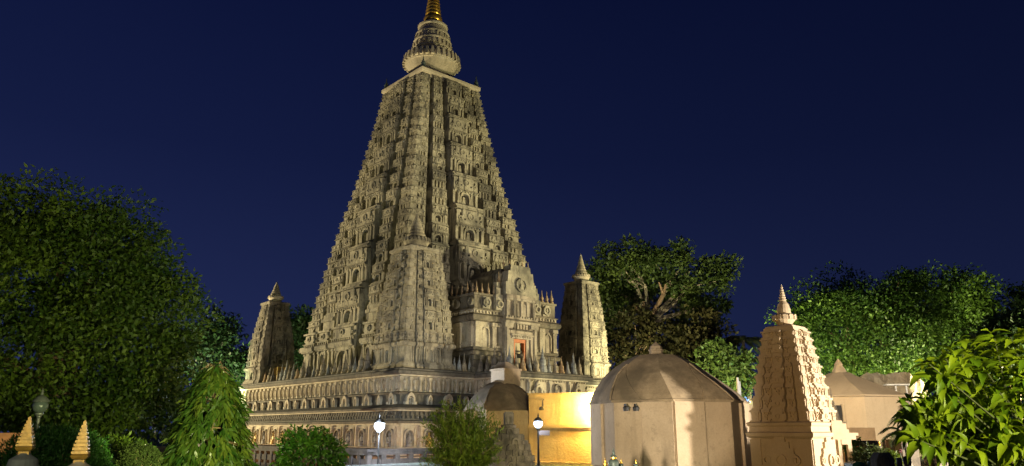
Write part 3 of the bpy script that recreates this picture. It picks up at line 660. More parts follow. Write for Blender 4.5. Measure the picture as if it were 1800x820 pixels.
# centre bay: proud pier block, door and its storeyed head
CC = 4.7; CW = 3.7
def cb(a, b, z0, z1, o, **k): pm.box(FP, CC+a, CC+b, z0, z1, -.3, o, **k)
for s in (-1, 1):
    lo, hi = sorted((s*1.85, s*1.12)); cb(lo, hi, 6.36, 10.6, .62); lo, hi = sorted((s*1.72, s*1.45)); cb(lo, hi, 6.8, 10.4, .74)
    lo, hi = sorted((s*1.05, s*.72)); cb(lo, hi, 6.36, 9.35, .48); lo, hi = sorted((s*1.93, s*1.02)); cb(lo, hi, 10.25, 10.6, .80); lo, hi = sorted((s*1.93, s*1.04)); cb(lo, hi, 6.36, 6.85, .84)
cb(-1.12, 1.12, 9.35, 9.6, .70); cb(-1.3, 1.3, 9.6, 9.72, .85)
for i in range(8): cb(-1.1+i*.29, -.98+i*.29, 9.44, 9.59, .78)
cb(-1.2, 1.2, 9.72, 10.0, .66); cb(-1.35, 1.35, 10.0, 10.15, .95, to=.2); cb(-1.25, 1.25, 10.15, 10.62, .45)
for i in range(7): cb(-1.13+i*.345, -.97+i*.345, 10.15, 10.6, .62)
cb(-2.0, 2.0, 10.6, 10.8, .9); cb(-1.95, 1.95, 10.8, 10.95, 1.0, to=.15); cb(-1.85, 1.85, 10.95, 11.1, .75)
for i in range(12): cb(-1.8+i*.31, -1.62+i*.31, 11.1, 11.25, .8)
cb(-1.8, 1.8, 11.1, 12.9, .45)
for a in (-1.55, -.75, .2-.1, .75, 1.5): cb(a-.14, a+.14, 11.25, 12.6, .68); 
for a in (-.35, .45): pm.box(FP, CC+a-.16, CC+a+.16, 11.3, 12.2, 0, .62, .06); pm.knob(FP, CC+a, 12.3, .1, 0, .6)
cb(-1.85, 1.85, 12.6, 12.8, .85); cb(-1.7, 1.7, 12.8, 13.1, .68)
# stepped gable with its great medallion
pm.cur = 2
cb(-1.75, 1.75, 13.1, 14.2, .62); cb(-1.55, 1.55, 14.2, 15.2, .60, ts=.12); cb(-1.2, 1.2, 15.2, 15.75, .58, ts=.1)
pm.ring(FP, CC-.05, 14.0, .46, .62, .5, .82, 20, .70); pm.knob(FP, CC-.05, 13.95, .16, .6, .80); pm.box(FP, CC-.3, CC+.2, 13.6, 13.85, .6, .8, .08)
for s in (-1, 1):
    pm.ring(FP, CC+s*2.2, 12.15, .2, .34, 0, .5, 10, .35); lo, hi = sorted((s*1.85, s*2.6)); cb(lo, hi, 11.66, 13.0, .35); cb(lo+.1, hi-.1, 13.0, 13.6, .25); cb(lo+.2, hi-.2, 13.6, 14.1, .15)
    pm.ring(FP, CC+s*3.5, 12.2, .26, .42, 0, .3, 14, .2); pm.knob(FP, CC+s*3.5, 12.2, .12, 0, .28)
    lo, hi = sorted((s*3.1, s*3.9)); cb(lo, hi, 11.7, 12.7, .12)
pm.ring(FS, 3.0, 12.2, .26, .42, 0, .3, 14, .2); pm.ring(FS, 5.1, 12.2, .2, .32, 0, .3, 12, .2)
pm.sweep(CC+PW0-1.7, CC+PW0+1.7, PY0+.3, PY1+1.0, [(0, 13), (0, 15.0), (-.5, 15.6)])
pm.build('porch_walls', [M['porch'], M['porch_dark'], M['stone']], porch)
dm = MB()
for s in (-1, 1): lo, hi = sorted((s*.70, s*.52)); dm.box(FP, CC+lo, CC+hi, 6.42, 9.33, -.25, .40)
dm.box(FP, CC-.70, CC+.70, 9.05, 9.345, -.25, .41)
dr = dm.build('door_frame', M['orange'], porch); dr['label'] = 'orange painted door frame of the upper doorway'
m = MB(); m.box(FP, CC-.52, CC+.28, 6.4, 9.05, -.2, .16); m.build('door_curtain', M['curtain'], porch)
m = MB(); m.box(FP, CC+.28, CC+.52, 6.4, 9.05, -.2, .04); m.build('door_opening', M['iron'], porch)
pin = [(.18, 0), (.18, .14), (.1, .18), (.15, .32), (.15, .5), (.07, .6), (.09, .68), (.05, .8), (.03, 1.15), (.01, 1.3)]
M['pin'] = plain('ochre_pinnacle_stone', (.27, .19, .105), .85, 0, .45)
me = lathe_mesh('pinnacle', pin, M['pin'], 8)
for s, z, sc in ((.3, 13, .9), (.9, 13, .8), (1.6, 13, .9), (2.2, 13, .8), (2.75, 14.1, 1.0), (3.3, 15.7, .6), (4.0, 15.75, .7), (5.5, 15.7, .9), (6.2, 15.15, 1.2), (6.75, 14.1, 1.1), (7.3, 13, .9), (7.9, 13, 1.0), (8.5, 13, 1.0), (9.1, 13, 1.15)):
    o = link('pinnacle', me, porch, FP.p(s, z-.02, -.12)); o.scale = (sc, sc, sc*.85)
for i in range(7):
    o = link('pinnacle', me, porch, FS.p(.6+i*.72, 12.98, -.15)); o.scale = (.62+.1*(i % 3),)*3
# link building between near turret and porch: a gabled shrine front with a round window
g = MB(); FG = Frame(4.95, 3.4, 1, 0, 0, -1)
g.box(FG, 0, 1.9, ZT, 10.2, -2, 0); g.box(FG, -.05, 1.95, 10.2, 10.45, -2, .2); g.box(FG, .05, 1.85, 10.45, 11.6, -2, .02)
for i in range(5): g.box(FG, .25+i*.32, .37+i*.32, 10.5, 11.1, -.1, .12)
g.box(FG, 0, 1.9, 11.6, 11.8, -2, .16); g.box(FG, .12, 1.78, 11.8, 13.4, -2, .04, .14); g.box(FG, .35, 1.55, 13.4, 14.2, -2, 0, .18); g.box(FG, .6, 1.3, 14.2, 14.7, -2, -.05, .1)
g.ring(FG, .95, 12.6, .34, .5, -.1, .22, 16); g.knob(FG, .95, 12.5, .15, -.1, .12)
g.build('link_gable', M['porch'], porch)

# ================================================================ GROUND
def in_court(x, y):
    dx, dy = x-NX, y-NY; c, s = math.cos(YAW), math.sin(YAW)
    return c*dx+s*dy, -s*dx+c*dy
def ground_z(x, y):
    u, v = in_court(x, y)
    t = min((u+15)/2.5, (v+11.5)/2.5, (46-u)/4, (50-v)/4); t = max(0.0, min(1.0, t)); return -2.2*t*t*(3-2*t)
gm = MB()
xs = np.concatenate([np.linspace(-420, -75, 8), np.arange(-70, 71, 1.6), np.linspace(75, 420, 8)]); ys = np.concatenate([np.linspace(-60, -10, 4), np.arange(-6, 130, 1.6), np.linspace(140, 700, 8)])
for y in ys:
    for x in xs: gm.v.append((float(x), float(y), ground_z(x, y)))
nx_ = len(xs)
for j in range(len(ys)-1):
    for i in range(nx_-1): gm.f.append((j*nx_+i, j*nx_+i+1, (j+1)*nx_+i+1, (j+1)*nx_+i)); gm.mi.append(0)
go = gm.build('ground', M['grass']); go['kind'] = 'structure'
pv = MB(); pv.sweep(-11.5, 36, -8.5, 40, [(0, -2.195), (0, -2.19)]); po = pv.build('courtyard_paving', M['paving'], None, (NX, NY, 0), YAW); po['kind'] = 'structure'

# ================================================================ VOTIVE STUPAS ALONG THE TERRACE EDGE
def stupa_prof(kind):
    if kind == 0: return [(.30, 0), (.30, .16), (.24, .18), (.24, .30), (.19, .32), (.22, .46), (.21, .62), (.13, .72), (.12, .80), (.09, .82), (.07, 1.05), (.03, 1.3), (.012, 1.42)]
    if kind == 1: return [(.26, 0), (.26, .12), (.19, .14), (.17, .50), (.19, .55), (.13, .62), (.10, .80), (.06, .95), (.04, 1.2), (.01, 1.34)]
    if kind == 2: return [(.34, 0), (.34, .22), (.27, .24), (.27, .44), (.20, .48), (.24, .66), (.22, .90), (.14, 1.0), (.15, 1.08), (.09, 1.12), (.07, 1.4), (.03, 1.7), (.012, 1.85)]
    return [(.28, 0), (.28, .2), (.22, .22), (.16, .6), (.11, .85), (.06, 1.05), (.01, 1.2)]
VM = [stone('votive_stone_tan', (.33, .27, .18), (.09, .08, .06), s1=2, s2=5, top=.2), stone('votive_stone_grey', (.27, .27, .245), (.09, .09, .085), s1=2, s2=5, top=.2), stone('votive_stone_dark', (.16, .135, .10), (.06, .05, .045), s1=2, s2=5, top=.2), stone('votive_stone_ochre', (.36, .24, .12), (.14, .09, .05), s1=2, s2=5, top=.2)]
VME = {(kd, ki): lathe_mesh('votive_stupa', stupa_prof(ki), VM[kd], 10, smooth=False) for kd in range(4) for ki in range(4)}
ORD = ['first', 'second', 'third', 'fourth', 'fifth', 'sixth', 'seventh', 'eighth', 'ninth', 'tenth', 'eleventh', 'twelfth', 'thirteenth', 'fourteenth', 'fifteenth', 'sixteenth', 'seventeenth', 'eighteenth', 'nineteenth', 'twentieth', 'twenty-first', 'twenty-second']
CN = ['tan', 'grey', 'dark', 'ochre']; KN = ['bell-shaped stupa', 'slim stupa', 'tall tiered stupa', 'conical stupa']
def votive(u, v, z, cd, ki, sc, label, group):
    p = tl(u, v, z); o = link('votive_stupa', VME[(cd, ki)], None, p, rng.random()*3); o.scale = (sc, sc, sc); tag(o, label, 'stupa', group); return o
i = 0; v = 5.3
while v < 25.3 and i < 22:
    cd, ki = rng.choice([0, 0, 2, 1, 3]), rng.choice([0, 1, 2, 3])
    votive(.25+rng.uniform(-.1, .15), v, ZT-.01, cd, ki, rng.uniform(.75, 1.1) if i else 1.45, f'{CN[cd]} {KN[ki]} on left terrace edge, {ORD[i]} from the near corner turret', 'votive stupas along the left terrace edge'); i += 1; v += rng.uniform(.8, 1.05)
for i, u in enumerate((5.25, 5.75, 6.25, 6.8)):
    cd = (1, 1, 0, 1)[i]; votive(u, .3, ZT-.01, cd, 1, (.85, 1.0, 1.12, .85)[i], f'{CN[cd]} slim stupa in the gap between near turret and porch, {ORD[i]} from turret', 'votive stupas in the gap beside the near turret')
for i in range(4):
    votive(7.25, -.6-i*.85, ZT-.02, 2, i % 3, 1.05, f'blackened {KN[i % 3]} on shaded side edge of porch base, {ORD[i]} out from wall', 'votive stupas on the porch base side')
for i in range(12):
    cd, ki = (1, 0, 3, 1, 0, 1, 1, 0, 3, 1, 1, 0)[i], (2, 1, 0, 1, 0, 2, 1, 1, 0, 3, 2, 1)[i]
    votive(7.75+i*.72, -3.55, ZT-.02, cd, ki, (1.05, .95, 1, .85, 1.05, 1.15, 1, 1.05, 1, .9, 1, 1.1)[i], f'{CN[cd]} {KN[ki]} on front edge of porch base, {ORD[i]} from its near corner', 'votive stupas along the porch base front')
# yellow frame standing beside the left turret
m = MB(); 
for s in (-.42, .42): m.box(ID, s-.035, s+.035, 0, 1.5, -.03, .03)
m.box(ID, -.455, .455, 1.5, 1.57, -.031, .031); m.box(ID, -.385, .385, .0, .06, -.029, .029)
tag(m.build('shrine_frame', plain('yellow_painted_frame', (.55, .36, .05), .5, 0, .1), None, tl(1.6, 24.0, ZT), YAW), 'yellow painted open frame standing on the terrace right of the left turret', 'frame')

# ================================================================ STONE RAILING ROUND THE TEMPLE
def railing(u0, v0, u1, v1, label):
    d = math.hypot(u1-u0, v1-v0); n = int(d/1.0); ang = YAW+math.atan2(v1-v0, u1-u0)
    t = thing('stone_railing', label, 'railing', tl(u0, v0, -2.2), ang)
    L = MB(); L.box(ID, -.2, d+.2, 2.42, 2.62, -.2, .2); L.box(ID, -.2, d+.2, 2.62, 2.80, -.24, .24, 0, .1); L.build('coping', M['rail_stone'], t)
    p_ = MB(); p_.box(ID, -.17, .17, 0, 2.42, -.16, .16); p_.ring(ID, 0, 1.2, .09, .14, .1, .19, 10); pm_ = p_.mesh('post', M['rail_stone'])
    r_ = MB()
    for z in (.45, 1.1, 1.75): r_.box(ID, .172, .828, z, z+.42, -.10, .10, .0, .04)
    rm_ = r_.mesh('rails', M['rail_stone'])
    for i in range(n+1): link('post', pm_, t, (i*d/n, 0, 0))
    for i in range(n): o = link('rails', rm_, t, (i*d/n, 0, 0)); o.scale = (d/n, 1, 1)
    return t
railing(-5.2, -4.6, -5.2, 33, 'dark weathered stone railing along the left foot of the terrace')
railing(-5.2, -4.6, 6.5, -4.6, 'dark stone railing turning right at the near corner, behind the feathery bush')
# butter-lamp glow behind the railing
for i in range(9): point('oil_lamp', tl(-3.7, -2.5+i*3.6, -.9), 110, (1.0, .42, .10), .1)
for i in range(3): point('oil_lamp', tl(-2.5+i*3, -3.2, -.9), 110, (1.0, .42, .10), .1)

# ================================================================ DOMED BUILDINGS
def domed(name, label, cx, cy, zb, Rr, ze, zt, rot, mat, roof, n=8, apex=(0, 0), finial=True, panels=True, profile=((0, .1, .25, .5, .72, .86, .95, 1), (1, .965, .89, .735, .575, .45, .35, .28))):
    t = thing(name, label, 'shrine', (cx, cy, zb)); H = ze-zb; T = zt-zb
    def poly(r, z, ax=0, ay=0): return [(ax+r*math.cos(rot+2*math.pi*i/n), ay+r*math.sin(rot+2*math.pi*i/n), z) for i in range(n)]
    m = MB()
    rings = [poly(Rr*1.03, 0), poly(Rr*1.03, .55), poly(Rr, .6), poly(Rr, H-.04)]
    m.v = [p for r in rings for p in r]
    for j in range(3):
        for i in range(n): m.f.append((j*n+i, j*n+(i+1) % n, (j+1)*n+(i+1) % n, (j+1)*n+i)); m.mi.append(0)
    if panels:
        a = Rr*math.cos(math.pi/n); sl = Rr*math.sin(math.pi/n)
        for i in range(n):
            th = rot+2*math.pi*(i+.5)/n; F = Frame(0, 0, -math.sin(th), math.cos(th), math.cos(th), math.sin(th))
            lo, hi = (-sl*.99, .03) if i % 2 == 0 else (-.03, sl*.99)
            m.box(F, lo, hi, .62, H-.05, a-.2, a+.11)
    m.build('walls', mat, t)
    q = MB(); K = 9
    for j in range(K+1):
        f = j/K; ang = f*math.pi/2
        rr = Rr*1.025*float(np.interp(f, profile[0], profile[1])); zz = H+(T-H)*f; g_ = min(1, f*1.7)
        for p in poly(rr, zz, apex[0]*g_, apex[1]*g_): q.v.append(p)
    for j in range(K):
        for i in range(n): q.f.append((j*n+i, j*n+(i+1) % n, (j+1)*n+(i+1) % n, (j+1)*n+i)); q.mi.append(0)
    q.f.append(tuple(range(K*n, (K+1)*n))); q.mi.append(0)
    b = len(q.v); q.v += poly(Rr*1.035, H-.08)+poly(Rr*1.045, H+.02)+poly(Rr*1.0, H+.05)
    for j in range(2):
        for i in range(n): q.f.append((b+j*n+i, b+j*n+(i+1) % n, b+(j+1)*n+(i+1) % n, b+(j+1)*n+i)); q.mi.append(0)
    if panels:
        for i in range(n): # raised plaster strips running up every second half facet
            i0 = i; s0 = 0.50 if i % 2 == 0 else 0.06; s1 = s0+.44
            vs = []
            for j in range(K-1):
                P, Q = Vector(q.v[j*n+i0]), Vector(q.v[j*n+(i0+1) % n]); tt = j/(K-2); cut = max(0, 1-tt*1.05)
                mid = (P+Q)/2; o = Vector((mid.x, mid.y, .6)).normalized()*.06
                a_, b_ = (s0+(s1-s0)*(1-cut), s1) if i % 2 == 0 else (s0, s1-(s1-s0)*(1-cut))
                vs += [tuple(P.lerp(Q, a_)-o), tuple(P.lerp(Q, a_)+o), tuple(P.lerp(Q, b_)+o), tuple(P.lerp(Q, b_)-o)]
            q.add(vs, [(4*j+k_, 4*j+4+k_, 4*j+5+k_, 4*j+1+k_) for j in range(K-2) for k_ in range(3)])
    q.build('roof', roof, t)
    if finial:
        k = MB(); r = Rr*.115; r *= .78; pr = [(r, T-.05), (r, T+.20), (r*1.15, T+.22), (r*1.15, T+.27), (r*.92, T+.29), (r*.85, T+.42), (r*.1, T+.60)] if finial == 1 else [(r*1.5, T-.05), (r*1.2, T+.2), (r*.7, T+.5), (r*.75, T+.6), (r*.1, T+.95)]
        k.lathe(apex[0], apex[1], pr, 8, rot=rot); k.build('finial', mat, t)
    return t
YD = 33.5
c0 = at(1177, 758, YD)
big = domed('domed_shrine', 'large octagonal ochre plaster shrine with mouldy ribbed dome and small finial', c0.x, c0.y, -.3, 3.28, at(1177, 704, YD).z-.1, at(1165, 626, YD+.0).z, R(262), M['plaster'], M['roof'], apex=(-.42, 0))
m = MB()
for px_ in (1101, 1118):
    q = at(px_, 719, 30.7); l = big.location
    m.lathe(q.x-l.x, q.y-l.y+.06, [(.10, q.z-l.z-.08), (.13, q.z-l.z+.05), (.05, q.z-l.z+.12)], 8); m.box(ID, q.x-l.x-.02, q.x-l.x+.02, q.z-l.z, q.z-l.z+.2, -(q.y-l.y+.02), -(q.y-l.y+.5))
m.build('wall_lamp', M['iron'], big)
c1 = at(884, 758, 45.5)
domed('domed_shrine', 'smaller brownish domed shrine with square pedestal on top, left of the yellow wall', c1.x, c1.y, -1.2, 2.35, at(884, 722, 45.5).z, at(884, 673, 45.5).z, R(22), M['yellow'], M['roof'], apex=(-.1, 0), finial=0)
m = MB(); q = at(889, 672, 45.5); h = at(889, 653, 45.5).z-q.z; m.box(ID, -.62, .62, -.25, h, -.62, .62); m.box(ID, -.68, .68, h, h+.12, -.68, .68); m.box(ID, -.6, .6, h+.12, h+.55, -.6, .6, .5, .5)
bpy.data.objects['domed_shrine.001'].location.z += 0
po2 = m.build('roof_pedestal', M['plaster'], bpy.data.objects['domed_shrine.001']); po2.location = (q.x-c1.x, q.y-c1.y, q.z+1.2); po2.rotation_euler = (0, 0, R(40))
Y3 = 52
c2 = at(1497, 758, Y3)
s3 = domed('domed_shrine', 'low pale domed shrine with dark doorway, right of the carved sandstone tower', c2.x, c2.y, -.4, 3.9, at(1500, 699, Y3).z, at(1485, 656, Y3).z, R(270-8-45/2-24), M['sand'], M['sand'], apex=(-.4, 0), panels=False, finial=2, profile=((0, .5, .9, 1), (1, .60, .25, .17)))

# yellow building with the wall light
YW = 42.0
pa, pb_ = at(930, 758, YW), at(1058, 758, YW-1.2)
ang = math.atan2(pb_.y-pa.y, pb_.x-pa.x); L = (pb_-pa).length
yw = thing('plaster_building', 'flat-roofed yellow plaster building lit brightly by a lamp at its right end', 'building', (pa.x, pa.y, -.6), ang)
zt_ = at(930, 695, YW).z+.6; zl = at(930, 747, YW).z+.6; zf = at(930, 812, YW).z+.6
m = MB(); m.box(ID, 0, L, zl, zt_, -5, 0); m.box(ID, 0, L, 0, zl-.16, -5, .02); m.box(ID, -.05, L, 0, zf, -1, .3)
m.build('walls', M['yellow'], yw)
m = MB(); m.box(ID, -.05, L, zl-.16, zl, -4.9, .16); m.box(ID, -.03, L, zl-.26, zl-.162, -4.9, .09); m.box(ID, -.04, L, zt_, zt_+.1, -5, .07); m.build('ledge', M['yellow'], yw)
m = MB(); m.tube([(.85, -.02, zt_-.25), (.85, -.25, zt_-.3), (.85, -.28, zt_-.62)], [.03, .03, .05], 6); m.lathe(.78, -.28, [(.02, zt_-.82), (.15, zt_-.80), (.12, zt_-.66), (.04, zt_-.62)], 8); m.build('wall_lamp', M['iron'], yw)
p_ = at(1047, 738, 40.6); point('wall_light', (p_.x, p_.y-.15, p_.z), 900, (1.0, .58, .11), .12)
p_ = at(1044, 712, 40.6); point('wall_light', (p_.x, p_.y-.15, p_.z), 2000, (1.0, .66, .17), .12)
# low wall to its left, in front of the small dome
pa, pb_ = at(862, 758, 43.5), at(930, 758, 42.6); ang = math.atan2(pb_.y-pa.y, pb_.x-pa.x); L = (pb_-pa).length
zt_ = at(900, 725, 43).z+.8
m = MB(); m.box(ID, -2.2, L-.03, 0, zt_, -2.2, 0); m.box(ID, -2.2, L-.03, zt_, zt_+.08, -2.2, .06)
for s in (.1, 1.05): m.box(ID, s, s+.14, 0, zt_-.05, -.1, .06)
tag(m.build('plaster_wall', M['yellow'], None, (pa.x, pa.y, -.8), ang), 'low yellowish plaster wall below the smaller dome, behind the dark ruined stupa', 'wall')
p_ = at(946, 800, 40.5)
point('wall_light', (at(880, 790, 40.5).x, 40.5, 1.0), 45, (1.0, .55, .14), .1)

# ================================================================ CARVED SANDSTONE TOWER (right)
SX, SY = at(1397, 758, 29.5).x, 29.5
sk = thing('carved_tower', 'carved sandstone tower shrine with stepped roof and small spire, right face brightly lit', 'shrine', (SX, SY, -.3), R(44))
def zpx(y, Y=29.5, x=1392): return at(x, y, Y).z+.3
zb_, zc1, ztop = zpx(766), zpx(745), zpx(583)
hb_ = 1.18
lv = [0, .45, zb_]
m = MB()
m.sweep(-hb_, hb_, -hb_, hb_, [(.22, 0), (.22, .3), (.1, .34), (.1, .5), (0, .52), (0, zb_-.1), (.05, zb_-.08), (.12, zb_-.02), (.14, zb_+.1), (.04, zb_+.14), (.02, zb_+.32), (.08, zb_+.36), (.10, zb_+.46), (.02, zb_+.5), (-.05, zb_+.52)])
for F in faces_of(0, 0):
    zc = zb_*.60; 
    for (wv, a, b) in ((.56, -.62, .10), (.50, .10, .30), (.34, .30, .52), (.20, .52, .72), (.44, -.80, -.66)): m.box(F, -wv, wv, zc+a, zc+b, hb_-.2, hb_+.09)
    m.ring(F, 0, zc-.12, .15, .22, hb_, hb_+.16, 14); m.ring(F, -.56, zc-.12, .1, .17, hb_-.1, hb_+.11, 10); m.ring(F, .56, zc-.12, .1, .17, hb_-.1, hb_+.11, 10)
    for s in (-1, 1): lo, hi = sorted((s*1.18, s*.78)); m.box(F, lo, hi, .55, zb_-.14, hb_-.2, hb_+.05)
    m.box(F, -.14, .14, .6, .95, hb_-.1, hb_+.07)
m.build('base', M['sand'], sk)
m = MB(); z0 = zb_+.5; nlev = 9; hs = np.linspace(1, .62, nlev); hs = hs/hs.sum()*(ztop-z0)
z = z0
for i in range(nlev):
    h0 = 1.14-.52*(z-z0)/(ztop-z0); H_ = hs[i]; k = 1.0
    m.sweep(-h0+.16, h0-.16, -h0+.16, h0-.16, [(0, z-.01), (0, z+H_+.01)])
    for F in faces_of(0, 0):
        for j, (a, b, pr) in enumerate(((-1, -.66, 0), (-.60, -.30, .02), (-.24, .24, .09), (.30, .60, .02), (.66, 1, 0))):
            s0, s1 = a*h0, b*h0; w = s1-s0; sc = (s0+s1)/2; o = h0-.02+pr
            e0 = .035 if j == 0 else 0; e1 = .035 if j == 4 else 0
            m.box(F, s0-e0, s1+e1, z, z+.12*H_, h0-.3, o+.045); m.box(F, s0, s1, z+.12*H_, z+.72*H_, h0-.3, o-.03)
            m.box(F, s0-e0, s1+e1, z+.74*H_, z+.92*H_, h0-.3, o+.055, 0, .02); m.box(F, s0+.02, s1-.02, z+.92*H_, z+H_, h0-.3, o-.02)
            if j == 2 and i % 3 != 2:
                m.box(F, sc-.62*w, sc+.62*w, z+.2*H_, z+.55*H_, h0-.3, o+.05); m.ring(F, sc, z+.42*H_, .13*H_, .22*H_, o, o+.08, 10); m.box(F, sc-.4*w, sc+.4*w, z+.55*H_, z+.95*H_, h0-.3, o+.06)
            else:
                m.ring(F, sc, z+.42*H_, .10*H_, .17*H_, o-.02, o+.035, 8); m.box(F, sc-.10*w, sc+.10*w, z+.12*H_, z+.24*H_, h0-.3, o+.03)
                m.box(F, sc-.34*w, sc-.2*w, z+.56*H_, z+.74*H_, h0-.3, o+.04); m.box(F, sc+.2*w, sc+.34*w, z+.56*H_, z+.74*H_, h0-.3, o+.04)
    z += H_
m.sweep(-.55, .55, -.55, .55, [(.06, ztop), (.06, ztop+.1), (0, ztop+.12), (0, ztop+.16), (-.1, ztop+.2)])
m.build('tiered_roof', M['sand'], sk)
m = MB(); r = .40; z = ztop+.18
m.lathe(0, 0, [(.26, z), (.28, z+.1), (.36, z+.2), (.43, z+.3), (.43, z+.42), (.34, z+.46), (.27, z+.5), (.25, z+.7), (.2, z+.88), (.13, z+.98), (.11, z+1.02)]+[(a, zz) for i in range(6) for a, zz in ((.135-.019*i, z+1.03+i*.1), (.145-.019*i, z+1.06+i*.1), (.105-.017*i, z+1.11+i*.1))]+[(.012, z+1.68)], 16)
for i in range(12):
    t = 2*math.pi*i/12; F = Frame(0, 0, -math.sin(t), math.cos(t), math.cos(t), math.sin(t)); m.box(F, -.07, .07, z+.26, z+.44, .3, .455)
m.build('spire', M['sand'], sk)
# porch lintel on its right side
q = at(1462, 770, 30.6)
m = MB()
zz = zpx(765)
for a, b, z0_, z1_ in ((0, .86, -.16, -.02), (0, .95, -.02, .08), (0, .62, .08, .2), (0, .54, .2, .42), (0, .4, .42, .52)): m.box(ID, a, b, zz+z0_, zz+z1_, -.4, .4, 0, 0)
m.box(ID, .66, .8, 0, zz-.16, -.1, .1); m.box(ID, .3, .42, 0, zz-.16, -.1, .1); m.box(ID, .42, .66, zz-.34, zz-.165, -.12, .12)
m.build('side_porch', M['sand'], sk, (.6, -1.0+.0, 0), R(-44))

# wall and doorway seen between the big dome and the carved tower
q = at(1307, 758, 37.5)
t = thing('courtyard_gate', 'maroon gateway wall with bright plaster top between the large dome and the carved tower', 'gate', (q.x, q.y, -.3), R(-8))
zt_ = at(1307, 722, 37.5).z+.3; zm = at(1307, 752, 37.5).z+.3
m = MB(); m.box(ID, -1.2, 1.2, 0, zm, -.4, 0); m.build('lower_wall', M['maroon'], t)
m = MB(); m.box(ID, -1.2, 1.2, zm, zt_, -.4, .02); m.box(ID, -1.3, 1.3, zt_, zt_+.14, -.5, .18); m.box(ID, -.35, .45, zt_+.14, zt_+.26, -.4, .3); m.box(ID, -.1, .05, 0, zm, .0, .1); m.build('upper_wall', M['sand'], t)
# pole with pale shaft and wire
q = at(1303, 758, 41)
m = MB(); zz = at(1298, 664, 41).z
m.tube([(0, 0, -.3), (0, 0, zz*.6), (0, 0, zz)], [.13, .11, .07], 8); m.tube([(.12, .05, -.3), (.12, .05, zz-.2)], [.05, .04], 6)
tag(m.build('pale_pole', M['white_metal'], None, (q.x, q.y, 0)), 'slim pale pole standing between the large dome and carved tower', 'pole')

# details of the right-hand shrine: doorway, stupa bell in it, brown plinth
def flatbox(name, label, cat, px0, px1, py0, py1, Y, depth, mat, rz=0.0, bottom=None, ts=0.0, extra=None):
    a, b = at(px0, py1, Y), at(px1, py1, Y); zt = at((px0+px1)/2, py0, Y).z; zb = a.z if bottom is None else bottom
    m = MB(); w = b.x-a.x; m.box(ID, -w/2, w/2, 0, zt-zb, -depth, 0, ts, ts)
    if extra: extra(m, w, zt-zb)
    return tag(m.build(name, mat, None, ((a.x+b.x)/2, Y, zb), rz), label, cat)
q0 = at(1472, 722, 48.5)
m = MB(); a, b = at(1464, 742, 48.6), at(1482, 742, 48.6); m.box(ID, a.x-c2.x, b.x-c2.x, 0.4, at(1472, 713, 48.6).z+.4, -(48.6-c2.y)-.4, -(48.6-c2.y)+.02); m.build('doorway', M['iron'], s3)
m = MB(); m.box(ID, a.x-c2.x-.18, a.x-c2.x, .4, at(1472, 711, 48.5).z+.4, -(48.5-c2.y)-.3, -(48.5-c2.y)+.02); m.box(ID, b.x-c2.x, b.x-c2.x+.15, .4, at(1472, 711, 48.5).z+.4, -(48.5-c2.y)-.3, -(48.5-c2.y)+.02); m.build('door_frame', M['sand'], s3)
q = at(1466, 742, 47); m = MB(); m.lathe(0, 0, [(.42, 0), (.42, .12), (.36, .16), (.30, .6), (.22, .95), (.12, 1.0), (.16, 1.1), (.08, 1.2), (.05, 1.6), (.01, 2.0)], 14)
m.box(ID, -.5, .5, -q.z, 0, -.5, .5)
tag(m.build('votive_stupa', M['grey_stone'], None, q), 'bell-shaped grey stupa standing in front of the dark shrine doorway', 'stupa')
flatbox('plinth', 'brown plaster plinth below the low pale domed shrine', 'plinth', 1489, 1543, 752, 790, 46, 3, M['maroon'] if 0 else stone('brown_plaster', (.25, .165, .09), (.13, .09, .05), s1=.6, s2=2, top=.1), R(4), bottom=-.3)
flatbox('stucco_wall', 'low rough stucco wall in front of the brown plinth', 'wall', 1488, 1550, 775, 830, 40, .4, M['terracotta'], R(2), bottom=-.4)
flatbox('boundary_wall', 'terracotta plaster pillar block behind the small palm trunk', 'wall', 1566, 1592, 773, 840, 33, .7, M['terracotta'], R(-12), bottom=-.3)
flatbox('boundary_wall', 'terracotta plaster wall panel at the far right edge', 'wall', 1762, 1786, 788, 840, 26, .5, M['terracotta'], R(10), bottom=-.3)
def layers(m, w, h):
    for i in range(5): z = h*(.2+.15*i); m.box(ID, -w/2-.06, w/2+.06, z, z+.07, -.75, .06)
flatbox('stone_block', 'dark weathered stone block right of the palm trunk', 'stone block', 1594, 1622, 781, 850, 30, .8, M['grey_stone'], R(-6), bottom=-.3)
flatbox('stepped_plinth', 'dark layered stone plinth under the broad-leaved tree', 'plinth', 1656, 1696, 796, 850, 27, .7, M['grey_stone'], R(5), bottom=-.3, extra=layers)
def hut(m, w, h): m.prism(ID, [(-w/2-.05, h), (w/2+.05, h), (w*.3, h+.35), (-w*.2, h+.4)], -.9, .05)
flatbox('brick_hut', 'small pale stone hut with sloping roof behind the right palm trunk', 'hut', 1731, 1770, 797, 850, 29, .9, M['rough'], R(6), bottom=-.3, extra=hut)
